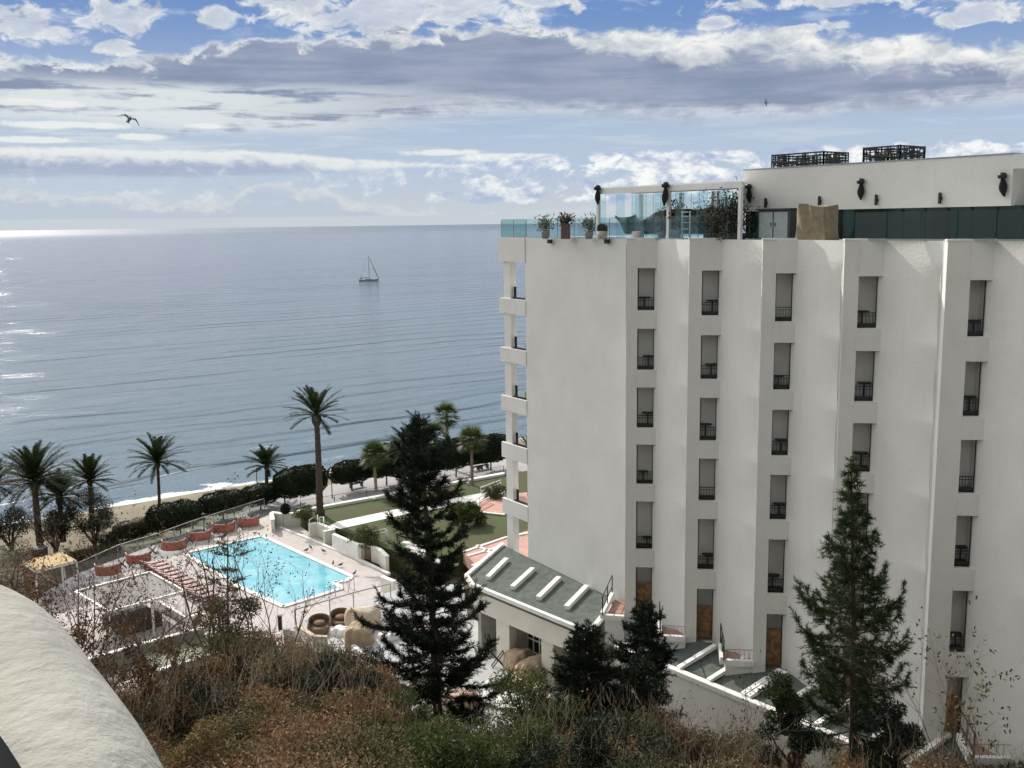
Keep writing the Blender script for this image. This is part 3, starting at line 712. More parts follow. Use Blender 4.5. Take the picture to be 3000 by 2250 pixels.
potplant('A',665,790,.9,.80,.50,'tall','sparse plant in a tall square brown planter on the roof terrace',mat('brown_pot',(.14,.095,.08),.7,.15),OLIVELEAF,.5)
potplant('A',843,790,.9,.42,.48,'round','spiky grey plant in a round pot left of the pergola corner post',GREYPOT,SAGE,.70)
potplant('A',1395,790,1.6,.35,.45,'round','loose green bush in a pot behind the middle of the pergola',GREYPOT,OLIVELEAF,1.1)
potplant('A',1500,790,1.3,.48,.55,'round','wide green bush in a pale bowl beside the white shelf',mat('pale_pot',(.5,.49,.46),.8,.1),OLIVELEAF,1.35)
# big dead-looking bush by the penthouse
p_=back(*q('A',1870,790),1.3); p_.z=ZT; rt=empty('planter_bush',p_,'large tangled grey-brown bush in a long planter beside the penthouse','bush')
MB().prism([(-1.0,-.3),(1.0,-.3),(1.0,.3),(-1.0,.3)],0,.3).build('planter',mat('dark_planter',(.06,.045,.04),.8,.2),rt).rotation_euler=(0,0,fz)
n=2600; B=RNG.normal(size=(n,3))*np.array([.55,.45,.5])+np.array([.1,-.1,1.0]); B=B[(B[:,2]>.2)]; B[:,2]+=.5*np.sin(B[:,0]*4)*.4
quads('foliage',leaves(B,RNG.normal(size=(len(B),3)),.14,.06),leafmat('dusty_leaf',[(.03,.03,.02),(.08,.085,.06),(.17,.17,.14)],.7,.2),rt)
st=MB()
for j in range(40): a_=random.uniform(0,6.3); r_=random.uniform(.2,.9); st.tube([(0.2*math.cos(a_),.1*math.sin(a_),.3),(r_*.6*math.cos(a_),r_*.4*math.sin(a_),.9),(r_*math.cos(a_),r_*.6*math.sin(a_),random.uniform(1.1,2.1))],[.03,.02,.008],4)
st.build('stem',TWIG,rt)
# low round stools / planter and wicker chair at the corner post
p_=back(*q('A',945,795),.75); p_.z=ZT; rt=empty('wicker_chair',p_,'dark wicker tub chair with a pale seat beside the pergola corner post','chair')
MB().lathe((0,0,.0),[(.24,0),(.27,.2),(.28,.42)],14).build('seat',mat('pale_wicker',(.42,.40,.38),.8,.2,9),rt,smooth=True)
def cb(u,v_): an=PI*(.0+u); return (.28*math.cos(an),.26*math.sin(an),.42+.38*v_*(.6+.4*math.sin(PI*u)))
o=MB().grid(cb,12,4).build('backrest',mat('dark_wicker',(.07,.06,.055),.8,.3,20),rt,smooth=True); o.modifiers.new('s','SOLIDIFY').thickness=.05
p_=back(*q('A',1215,792),1.0); p_.z=ZT
tag(MB().lathe((0,0,0),[(.28,0),(.31,.08),(.31,.34),(.27,.40)],16).build('pouffe',mat('pale_wicker',(.42,.40,.38)),smooth=True,origin=None),'pale round wicker pouffe on the terrace under the front of the pergola','pouffe').location=p_
p_=back(*q('A',1580,790),1.1); p_.z=ZT; rt=empty('shelf_rack',p_,'white ladder-like shelf rack standing under the pergola','shelf',rz=fz)
for x in (-.25,.25): MB().beam((x,0,0),(x,0,1.35),.05,.05).build('upright',WHITE,rt)
for z in (.2,.5,.8,1.1,1.3): MB().box((0,0,z),(.45,.25,.04)).build('shelf',WHITE,rt)
A_=back(*q('B',178,790),1.6); B_=back(*q('B',415,790),1.6); wdt=(B_-A_).length; mid=(A_+B_)/2; mid.z=ZT
rt=empty('storage_cabinet',mid,'grey metal cabinet with two pale doors against the dark glazing','cabinet',rz=fz)
hC=aty(q('B',178,607),A_.y).z-ZT
MB().box((0,.45,hC/2),(wdt,.8,hC-.06)).build('body',mat('cabinet_grey',(.06,.075,.08),.5,.1),rt)
MB().box((0,.42,hC),(wdt+.16,.98,.07)).build('lid',mat('cabinet_dark',(.02,.022,.025),.5,.1),rt)
for s in (-1,1): 
    d_=MB().box((s*wdt*.235,.03,hC*.48),(wdt*.43,.04,hC*.86)).build('door',mat('cabinet_door',(.30,.35,.36),.4,.12,6),rt)
    MB().box((s*wdt*.235-s*wdt*.17,-.01,hC*.5),(.03,.03,.16)).build('handle',BLACK,d_)
A_=back(*q('B',430,795),.95); B_=back(*q('B',705,795),.95); wdt=(B_-A_).length; mid=(A_+B_)/2; mid.z=ZT; hC=aty(q('B',470,575),A_.y).z-ZT
def cv(u,v_):
    an=2*PI*u; c_,s_=math.cos(an),math.sin(an); k_=max(abs(c_),abs(s_))**.85; r_=1/k_
    hw=wdt*(.46-.09*v_); x=hw*c_*r_+.05*math.sin(an*5+v_*5); y=.55*s_*r_*(1-.12*v_)+.04*math.sin(an*9+v_*7)
    fold=.05*math.sin(x*9+y*7)
    return (x+fold*.5, y+.6+fold*.4, hC*v_*(1+.03*math.sin(an*2))-.05*math.cos(an)*v_)
mb=MB().grid(cv,72,16); top_c=[cv(i/72,1) for i in range(72)]; n0=len(mb.v)
mb.add([( .35*x_,.6+.35*(y_-.6),hC-.10) for x_,y_,z_ in top_c]+top_c,[]); 
mb.f += [(n0+72+i,n0+72+(i+1)%72,n0+(i+1)%72,n0+i) for i in range(72)]; mb.add([(0,.6,hC-.13)],[]); cidx=len(mb.v)-1; mb.f += [(n0+i,n0+(i+1)%72,cidx) for i in range(72)]
o=mb.build('covered_heap',CANVAS,smooth=True); o.location=mid; o.rotation_euler=(0,0,fz); tag(o,'tall heap under a creased khaki canvas cover at the edge of the roof terrace','covered heap')

# ------------------------------------------------------------------ annex with sloping felt roof
def onl(uv,P,d_,off_=0):
    r_=ray(*uv); s=r_.x/r_.y; t_=(s*P.y-P.x)/(d_.x-s*d_.y); return aty(uv,P.y+t_*d_.y)
ann=empty('annex_building',(0,56,ZC),'low cream annex with a grey-green sloping roof crossed by white ribs','building')
af=[onz(q('E',*k),12.0) for k in ((-60,292),(0,315),(390,470),(740,620))]        # front roof edge
aw=[onl(q('E',*k),Q1,wd) for k in ((190,92),(390,162),(590,230),(800,302),(980,360))]
def zroof(p_):  # roof plane height: 12.0 on the front edge line, 12.75 against the wall
    a_,b_=af[1],af[3]; d_=(b_-a_); d_.z=0; n_=Vector((-d_.y,d_.x,0)).normalized(); s=(Vector((p_.x,p_.y,0))-Vector((a_.x,a_.y,0))).dot(n_)
    return 12.0+.17*s
wl=[Vector((k.x,k.y,0)) for k in aw]
dfr=(af[3]-af[1]).normalized(); fl=af[1]-dfr*.5
leftback=onz((1366,1667),12.6); leftback.z=0
poly=[Vector((fl.x,fl.y,0)),Vector((af[3].x,af[3].y,0))+dfr*.9,onz(q('E',850,600),12.4),onz(q('E',1000,410),12.8),wl[4],wl[0],leftback]
def pann(mb,name,m_,**k): return pp(mb,name,m_,root=ann,**k)
pann(MB().prism([(v_.x,v_.y) for v_ in poly],[zroof(v_)-.25 for v_ in poly],[zroof(v_) for v_ in poly]),'roof',SHINGLE)
# white edges of the roof
def edge_(A_,B_,wd_=.25,h=.22,dz=.06): return pann(MB().beam(Vector((A_.x,A_.y,zroof(A_)+dz)),Vector((B_.x,B_.y,zroof(B_)+dz)),wd_,h),'roof_trim',COPING)
edge_(poly[0],poly[1]); edge_(poly[0],poly[6]); edge_(poly[6],poly[5]); edge_(poly[1],poly[3])
for (x0,y0),(x1,y1) in (((215,98),(75,245)),((412,170),(258,318)),((608,238),(452,396)),((815,305),(662,470))):
    A_=onz(q('E',x0,y0),12.7);B_=onz(q('E',x1,y1),12.25); pann(MB().beam(Vector((A_.x,A_.y,zroof(A_)+.12)),Vector((B_.x,B_.y,zroof(B_)+.12)),.30,.26),'roof_rib',COPING)
# fascia under the roof and walls set back below it
ff0,ff1=Vector((fl.x,fl.y,0)),poly[1]; inn=Vector((-dfr.y,dfr.x,0)); 
if inn.y<0: inn=-inn
def fr(t_,s): v_=ff0+dfr*t_+inn*s; return (v_.x,v_.y)
LL=(ff1-ff0).length
pann(MB().prism([fr(.02,.05),fr(LL-.02,.05),fr(LL-.02,.30),fr(.02,.30)],10.55,11.80),'fascia',CREAM)
pann(MB().prism([fr(.1,2.6),fr(LL,2.6),fr(LL,2.9),fr(.1,2.9)],ZC-.2,11.95),'back_wall',CREAM)
t0=(Vector((onz(q('E',120,830),ZC).x,onz(q('E',120,830),ZC).y,0))-ff0).dot(dfr)
def tf(x,y): v_=onz(q('E',x,y),ZC+1.2); return (Vector((v_.x,v_.y,0))-ff0).dot(dfr)
piers=[(tf(118,700),tf(228,740)),(tf(470,850),tf(565,890)),(tf(800,960),tf(890,1000))]; print('piers',piers,LL)
for a_,b2 in piers: pann(MB().prism([fr(a_,.30),fr(b2,.30),fr(b2,1.0),fr(a_,1.0)],ZC-.1,10.6),'pier',CREAM)
pann(MB().prism([fr(piers[0][1]-.9,.9),fr(piers[0][1],.9),fr(piers[0][1],2.6),fr(piers[0][1]-.9,2.6)],ZC-.1,10.6),'side_wall',CREAM)
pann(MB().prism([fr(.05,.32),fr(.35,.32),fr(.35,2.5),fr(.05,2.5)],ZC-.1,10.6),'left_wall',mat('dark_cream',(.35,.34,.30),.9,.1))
wa0,wa1=tf(335,700),tf(470,760); wn=MB()
for j in range(4): t_=wa0+(wa1-wa0)*j/3; wn.prism([fr(t_-.05,1.7),fr(t_+.05,1.7),fr(t_+.05,1.78),fr(t_-.05,1.78)],ZC,10.5)
for z in (ZC+.5,ZC+1.25,ZC+1.9,10.4): wn.prism([fr(wa0-.05,1.69),fr(wa1+.05,1.69),fr(wa1+.05,1.79),fr(wa0-.05,1.79)],z-.05,z+.05)
wf=pann(wn,'window_frame',WHITE)
gp=pp(MB().prism([fr(wa0,1.72),fr(wa1,1.72),fr(wa1,1.75),fr(wa0,1.75)],ZC+.3,10.45),'pane',mat('dark_pane',(.01,.012,.014),.08,.1),par=wf,root=ann)
# stepped planter terraces along the foot of the facade
fe=[onz(q('E',*k),12.0) for k in ((1300,850),(1500,925),(1740,1010),(2010,1125),(2169,1190))]+[onz(q('G',*k),12.0) for k in ((100,1120),(360,1235),(520,1320))]
ter=empty('terrace_wall',(8,46,10),'white parapet wall with felt-covered sloping planters stepping along the foot of the hotel','wall')
def pter(mb,name,m_,**k): return pp(mb,name,m_,root=ter,**k)
fa=Vector((fe[0].x,fe[0].y,0)); fb=Vector((fe[-1].x,fe[-1].y,0)); fdir=(fb-fa).normalized(); fin=Vector((-fdir.y,fdir.x,0)); fin = fin if fin.y>0 else -fin
fa=fa-fdir*2.4; FL=(fb-fa).length+14
def fq(t_,s): v_=fa+fdir*t_+fin*s; return (v_.x,v_.y)
pter(MB().prism([fq(0,-.02),fq(FL,-.02),fq(FL,.18),fq(0,.18)],8.0,11.78),'parapet',PLASTER2)
pter(MB().prism([fq(-.02,-.10),fq(FL,-.10),fq(FL,.26),fq(-.02,.26)],11.782,12.0),'parapet_cap',COPING)
def tpar(f,x,y,z): v_=onz(q(f,x,y),z); v_.z=0; return (v_-fa).dot(fdir)
depth_=(LE[1]-fa).dot(fin)
MBslope=MB().prism([fq(.05,.26),fq(FL,.26),fq(FL,depth_+.6),fq(.05,depth_+.6)],[8.5]*4,[11.9,11.9,12.55,12.55])
pter(MBslope,'planter_slope',SHINGLE)
ribs=[('E',1490,905),('E',1730,990),('E',2020,1115),('G',100,1080),('G',360,1190)]
ribt=[0.35]+[tpar(f,x,y,12.1) for f,x,y in ribs]; ribt += [ribt[-1]+1.9,ribt[-1]+4.1,ribt[-1]+6]; print('ribs',ribt)
for t_ in ribt:
    sh_=Vector((fin.x*.9+fdir.x*.25,fin.y*.9+fdir.y*.25,0))
    A_=Vector((*fq(t_,.2),12.06)); B_=A_+Vector((sh_.x,sh_.y,0))*(depth_+.3)+Vector((0,0,.72)); pter(MB().beam(A_-Vector((0,0,.05)),B_-Vector((0,0,.05)),.26,.16),'planter_rib',COPING)
# sunken tiled balconies with railings
for i,(f,x0,y0,x1,y1) in enumerate((('E',1380,625,1550,720),('E',1850,800,2060,905),('G',1790,1500,2120,1640),('E',960,400,1105,545))):
    if f=='E' and x0==960:
        A_=onz(q(f,950,540),12.7); B_=onz(q(f,1095,550),12.7); C_=onz(q(f,1100,405),12.85); D_=onz(q(f,1025,380),12.85)
    else:
        A_=onz(q(f,x0,y1-10),12.6); B_=onz(q(f,x1,y1),12.6); C_=onz(q(f,x1,y0+35),12.6); D_=onz(q(f,x0,y0+28),12.6)
        nb_=Vector((0,1,0)); C_=B_+nb_*1.2+Vector((.3,0,0)); D_=A_+nb_*1.4+Vector((.2,0,0))
    rt=empty('tiled_balcony',(A_.x,A_.y,12.3),'x','balcony','tiled balconies at the foot of the hotel')
    tag(rt,label=['tiled balcony at the foot of the hotel, left of the second column','tiled balcony at the foot of the hotel, left of the third column','tiled balcony at the bottom right corner of the hotel, right of the last column','tiled balcony behind the annex roof against the blank end wall'][i])
    pp(MB().prism([(v_.x,v_.y) for v_ in (A_,B_,C_,D_)],12.66,12.72),'tiled_floor',BRICK,root=rt); pp(MB().prism([(v_.x,v_.y) for v_ in (A_,B_,C_,D_)],11.3,12.655),'base',PLASTER2,root=rt)
    pp(MB().beam(Vector((A_.x,A_.y,12.78)),Vector((B_.x,B_.y,12.78)),.22,.28),'front_kerb',COPING,root=rt)
    for s in (D_-A_,): pp(MB().beam(Vector((A_.x-.15,A_.y,12.85)),Vector((D_.x-.15,D_.y,12.95)),.2,.35),'side_kerb',COPING,root=rt)
    r3=MB(); a2=Vector((A_.x-.15,A_.y-.3,13.0)); d2=Vector((D_.x-.15,D_.y,13.1))
    for v_ in (a2,a2.lerp(d2,.5),d2): r3.beam(v_,v_+Vector((0,0,1.0)),.05,.05)
    for z in (.35,.98): r3.beam(a2+Vector((0,0,z)),d2+Vector((0,0,z)),.045,.045)
    pp(r3,'railing',BLACK,root=rt)
    if i<3:
        r4=MB(); c2=Vector((C_.x,C_.y,12.72)); dd2=Vector((D_.x,D_.y,12.72))
        for j in range(7): v_=Vector((A_.x,A_.y,12.9)).lerp(Vector((B_.x,B_.y,12.9)),j/6); r4.beam(v_,v_+Vector((0,0,.5)),.02,.02)
        r4.beam(Vector((A_.x,A_.y,13.42)),Vector((B_.x,B_.y,13.42)),.03,.03); pp(r4,'front_rail',GREYM,root=rt)
# ------------------------------------------------------------------ plants
def palm_crown(seed, nf=54, L=3.0, droop=1.0, leaflets=34, width=.085, leaf=.5):
    """arching feather fronds; returns rachis builder and leaflet quads"""
    r_=np.random.default_rng(seed); rb=MB(); Q=[]
    for i in range(nf):
        az_=i*2.39996+r_.normal()*.12; f=i/nf; el0=rad(84-96*f**.9+r_.normal()*5); ll=L*(.82+.3*r_.random())*(1-.12*(f<.15))
        n=10; pts=[]; p_=np.array([0,0,.15*(1-f)]); e_=el0
        for j in range(n+1):
            pts.append(p_.copy()); dv=np.array([math.cos(az_)*math.cos(e_),math.sin(az_)*math.cos(e_),math.sin(e_)]); p_=p_+dv*ll/n
            e_-=droop*rad(1.2+5.2*(j/n)+.8*f)
        rb.tube([tuple(k) for k in pts],[.03*(1-.85*j/n) for j in range(n+1)],3,cap=False)
        P=np.array(pts); ts=np.linspace(.12,1,leaflets)*n; k=np.minimum(ts.astype(int),n-1); fr_=(ts-k)[:,None]
        B=P[k]*(1-fr_)+P[np.minimum(k+1,n)]*fr_; Tn=nrm(P[k+1]-P[k]); side=nrm(np.cross(Tn,[0,0,1.0])+1e-6); up=np.cross(side,Tn)
        prof=np.sin(np.linspace(.16,.93,leaflets)*PI)**.6
        for s in (-1,1):
            D_=Tn*.75+side*s*.85+up*(.28-.25*r_.random((leaflets,1)))+r_.normal(size=(leaflets,3))*.06
            Q.append(leaves(B,D_,leaf*prof*(.85+.3*r_.random(leaflets)),width,.15,flat=up+r_.normal(size=(leaflets,3))*.15))
    return rb, np.concatenate(Q)
def trunk_mesh(H,r0,r1,boss=True,seed=0,n=10):
    r_=random.Random(seed); mb=MB(); k=max(6,int(H/.35)); pts=[];rs=[]
    for i in range(k+1):
        t_=i/k; pts.append((.05*math.sin(t_*3+seed),.04*math.cos(t_*4+seed),H*t_)); rr=r0+(r1-r0)*t_; rr*=1+.10*(i%2)
        if t_<.06: rr*=1.35
        if boss and t_>.90: rr*=1+1.1*math.sin((t_-.90)/.10*PI*.75)
        rs.append(rr)
    return mb.tube(pts,rs,n)
PCR={}
def date_palm(base,H,L_,label,cat='palm tree',seed=1,r0=.28,r1=.22,nf=54,droop=1.0,group='date palms along the promenade',skirt=0):
    L=L_*1.09
    rt=empty('date_palm',base,label,cat,group)
    trunk_mesh(H,r0,r1,True,seed).build('trunk',PALMBARK,rt,smooth=False)
    rb,Q=palm_crown(seed,nf,L,droop)
    o=rb.build('frond_stem',PALMLEAF,rt); o.location=(0,0,H)
    o=quads('crown',Q,PALMLEAF,rt); o.location=(0,0,H)
    rt.rotation_euler=(0,0,seed*1.3)
    return rt
def fan_palm(base,H,R,label,seed=1,skirt=True,r0=.16):
    rt=empty('fan_palm',base,label,'palm tree','fan palms in the garden'); r_=np.random.default_rng(seed)
    trunk_mesh(H,r0,r0*.8,False,seed,8).build('trunk',PALEBARK,rt)
    rb=MB();Q=[]
    for i in range(46):
        a_=i*2.4; f=i/46; e_=rad(78-(120 if skirt else 95)*f+r_.normal()*6); l_=R*(.45+.15*r_.random())
        dv=np.array([math.cos(a_)*math.cos(e_),math.sin(a_)*math.cos(e_),math.sin(e_)]); tip=dv*l_
        rb.tube([(0,0,H),tuple(tip*.6+[0,0,H+.05]),tuple(tip+[0,0,H])],.02,3,cap=False)
        side=nrm(np.cross(dv,[0,0,1.0])); up=np.cross(side,dv); n=16; an=np.linspace(-1.5,1.5,n)[:,None]
        D_=dv*np.cos(an)+side*np.sin(an)-np.array([0,0,.25])
        Q.append(leaves(np.repeat((tip+[0,0,H])[None],n,0),D_,R*.50*(.85+.3*r_.random(n)),.10,.12,flat=np.repeat(up[None],n,0)))
    rb.build('leaf_stem',FANLEAF,rt); quads('crown',np.concatenate(Q),FANLEAF,rt); return rt
def palm_at(f,xb,yb,yt_f,yt,zb,L,label,seed,kind='date',**k):
    """foot at one pixel, heart of the crown at another"""
    b_=onz(q(f,xb,yb),zb); top_=aty(q(f,xb,yt),b_.y); H=top_.z-zb
    if kind=='date': return date_palm(b_,H,L,label,seed=seed,**k)
    return fan_palm(b_,H,L,label,seed=seed,**k)
palm_at('T',692,1114,0,897,ZG,2.95,'tallest date palm, with a thick bare brown trunk rising from the lawn',3,nf=34,droop=.85,r0=.33,r1=.225,group='date palms in the hotel garden')
palm_at('T',346,1100,0,1000,2.6,3.3,'date palm with a slim dark trunk standing alone against the water',5,nf=50,r0=.17,r1=.15)
palm_at('T',578,1075,0,1008,4.3,2.3,'small date palm rising out of the clipped trees left of the tallest palm',8,nf=40,r0=.2,r1=.18)
palm_at('T',200,1120,0,1040,3.2,2.7,'date palm with upswept fronds just left of the slim lone palm',9,nf=50,droop=.8,r0=.25,r1=.2)
palm_at('T',88,1192,0,1040,4.4,3.6,'large bushy date palm with a reddish trunk near the left edge of the picture',12,nf=90,droop=1.05,r0=.30,r1=.26)
palm_at('T',-6,1150,0,1052,3.5,2.8,'date palm cut off by the left edge of the picture',14,nf=50,r0=.3,r1=.26)
palm_at('T',136,1170,0,1075,4.0,2.8,'date palm with hanging fronds half hidden behind the large bushy palm',17,nf=50,droop=1.3,r0=.22,r1=.18)
palm_at('T',888,1080,0,968,4.4,2.6,'date palm whose crown shows behind the top of the dark pine',19,nf=50,r0=.25,r1=.2)
palm_at('T',812,1062,0,985,ZG,1.9,'fan palm on the lawn just left of the dark pine',21,'fan',skirt=True)
palm_at('T',1021,1048,0,953,ZG,1.9,'fan palm on the lawn right of the dark pine, pale slim trunk',22,'fan',skirt=True)
palm_at('T',967,1010,0,900,4.4,2.0,'taller fan palm beyond the clipped trees with a brown skirt of dead leaves',23,'fan',skirt=True,r0=.24)
palm_at('T',940,1035,0,945,4.4,2.2,'yellowish bushy fan palm between the pine top and the pale-trunked fan palm',24,'fan',skirt=True,r0=.2)

# clipped trees and hedges: leaf-covered blocks
def leafy_block(c, sz, rz, label, cat, group, name='clipped_tree', m_=None, trunk_h=0, dens=150, leafsz=.10, rough=.10, ntr=1):
    m_=m_ or HEDGELEAF; sx,sy,sz_=sz
    rt=empty(name,c,label,cat,group,rz)
    # surface points of a rounded box
    A=2*(sx*sy+sy*sz_+sx*sz_); n=int(A*dens)
    P=RNG.normal(size=(n,3)); P/=np.max(np.abs(P),axis=1,keepdims=True)
    P=np.sign(P)*np.abs(P)**1.0; rr=nrm(P)*1.25; P=np.where(np.abs(P)>np.abs(rr),rr,P)
    wv=np.array([mnoise.noise(Vector((p_[0]*sx*.9+c[0],p_[1]*sy*.9,p_[2]*sz_*.9+c[1]))) for p_ in P]) if n<60000 else 0
    Pw=P*np.array([sx/2,sy/2,sz_/2])*(1-.06*RNG.random((n,1)))+nrm(P)*(wv[:,None]*rough*2.4)
    Pw[:,2]+=sz_/2+trunk_h
    nr=nrm(P)+RNG.normal(size=(n,3))*.8
    quads('crown',leaves(Pw,nr,leafsz*(.7+.6*RNG.random(n)),leafsz*.65,.5),m_,rt)
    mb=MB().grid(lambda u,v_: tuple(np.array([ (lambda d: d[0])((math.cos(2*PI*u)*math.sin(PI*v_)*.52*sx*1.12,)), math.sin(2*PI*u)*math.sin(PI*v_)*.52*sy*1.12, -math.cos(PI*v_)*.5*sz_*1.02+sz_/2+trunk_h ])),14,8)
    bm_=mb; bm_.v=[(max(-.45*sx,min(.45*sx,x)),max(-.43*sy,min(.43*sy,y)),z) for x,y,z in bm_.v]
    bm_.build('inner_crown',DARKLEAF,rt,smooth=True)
    if trunk_h:
        for j in range(ntr):
            xx=0 if ntr==1 else (-.35+.7*j/(ntr-1))*sx
            MB().tube([(xx,0,0),(xx+.05,0,trunk_h*.6),(xx,0.02,trunk_h+.3)],[.10,.08,.09],7).build('trunk',BARK,rt)
    return rt
def row_angle(a,b_): return math.atan2(b_.y-a.y,b_.x-a.x)
ra=row_angle(onz(T(330,1140),4.4),onz(T(850,1030),4.4))
tid=0
CT=[(378,1150,105,50,.5,'clipped tree crown beside the slim lone palm, leftmost of the row'),
    (482,1122,88,42,.7,'clipped tree crown, second from the left in the row by the water'),
    (563,1100,70,36,.7,'low clipped tree crown at the foot of the small date palm'),
    (652,1090,108,56,1.1,'big boxy clipped tree left of the tall palm trunk'),
    (760,1060,86,40,1.1,'boxy clipped tree just right of the tall palm trunk'),
    (835,1048,95,62,1.2,'tall rounded clipped tree behind the left fan palm'),
    (905,1040,90,52,1.2,'clipped tree seen behind the dark pine'),
    (985,1030,95,55,1.2,'clipped tree behind the pale-trunked fan palm'),
    (1060,1015,80,52,1.1,'clipped tree beside the corner balconies of the hotel')]
for x,yb,wD_,hD,th,lab in CT:
    b_=onz(T(x,yb),4.4); k_=b_.y/FPX*3000/2212; leafy_block(b_,(wD_*k_*1.12,2.4,hD*k_*1.08),ra,lab,'clipped tree','clipped trees along the promenade',trunk_h=th,dens=120,leafsz=.13,ntr=2 if wD_>100 else 1)
b_=onz(T(292,1160),3.8); leafy_block(b_,(4.2,1.6,1.6),ra,'low green hedge left of the clipped trees beside the sand','hedge',None,'hedge',m_=OLIVELEAF,dens=130)
b_=onz(T(205,1205),4.0); leafy_block(b_,(4.4,1.6,.9),ra,'low green hedge along the promenade under the left palms','hedge',None,'hedge',m_=GREENLEAF,dens=130)
# dark twisted trees under the palms on the left
def bushy_tree(base,H,R,label,seed,leafm=DARKLEAF,n=5000,bark=BARK,cat='tree',name='leafy_tree',stems=3,leafsz=.13,flat=.7,group=None,clumps=14,low=.45):
    rt=empty(name,base,label,cat,group); r_=np.random.default_rng(seed); rr=random.Random(seed); mb=MB(); C=[]
    for i in range(clumps):
        a_=rr.uniform(0,6.28); rad_=R*math.sqrt(rr.random())*.85; z=H*(low+(1-low)*rr.random()*(1-.35*(rad_/R)**2)); C.append(np.array([math.cos(a_)*rad_,math.sin(a_)*rad_,z]))
    for i,c_ in enumerate(C):
        s0=np.array([.12*math.cos(i%stems*2.1),.12*math.sin(i%stems*2.1),0]); m1=np.array([c_[0]*.35,c_[1]*.35,c_[2]*.45])+r_.normal(size=3)*.12
        mb.tube([tuple(s0),tuple(m1),tuple((m1+c_)/2+r_.normal(size=3)*.12),tuple(c_)],[.09,.055,.035,.012],5)
    mb.build('trunk',bark,rt)
    Q=[]
    for c_ in C:
        k=n//clumps; P=nrm(r_.normal(size=(k,3)))*(r_.random((k,1))**.4)*R*.36*np.array([1,1,flat])*(0.8+.5*rr.random())
        Q.append(leaves(c_+P,nrm(P)+r_.normal(size=(k,3))*.7,leafsz*(.6+.8*r_.random(k)),leafsz*.5,.4))
    quads('crown',np.concatenate(Q),leafm,rt); return rt
bushy_tree(onz(T(205,1180),4.0),4.8,2.8,'dark twisted tree with bare forked stems between the left palms',31,n=9000,stems=4)
bushy_tree(onz(T(120,1192),4.2),3.8,2.4,'dark leafy tree in the shade behind the reddish palm trunk',32,n=8000,stems=4)
bushy_tree(onz(T(25,1190),4.0),3.4,3.0,'dark bush mass by the sand at the left edge of the picture',33,n=8000,stems=4)
bushy_tree(onz(T(235,1190),4.0),1.5,1.0,'small spiky dark shrub beside the promenade edge',34,n=900,cat='shrub',name='shrub',leafsz=.2)
bushy_tree(onz(T(30,1300),4.4),4.2,3.4,'brown and dark shrubbery behind the tan pavilion',35,leafm=OLIVELEAF,n=5200,cat='shrub',name='shrub',leafsz=.12,low=.1)

# round clipped bushes on the garden wall
def ball(c,r_,label,m_=HEDGELEAF,cat='shrub',sq=1.15):
    rt=empty('round_shrub',c,label,cat,'round shrubs in the garden'); n=int(900*r_*r_*8)
    P=nrm(RNG.normal(size=(n,3))); Pw=P*r_*(.9+.12*RNG.random((n,1)))*np.array([1,1,sq])+np.array([0,0,r_*sq]); quads('crown',leaves(Pw,P+RNG.normal(size=(n,3))*.8,.09,.06,.5),m_,rt)
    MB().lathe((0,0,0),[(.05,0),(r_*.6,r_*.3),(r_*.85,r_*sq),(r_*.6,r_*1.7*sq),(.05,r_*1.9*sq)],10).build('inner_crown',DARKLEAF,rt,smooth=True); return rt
ball(onz(T(617,1110),6.2),.42,'dark round shrub in the walled planter beside the deck corner')
ball(onz(q('M',1105,548),ZD+.3),.42,'dark round shrub beside the box-like garden walls')

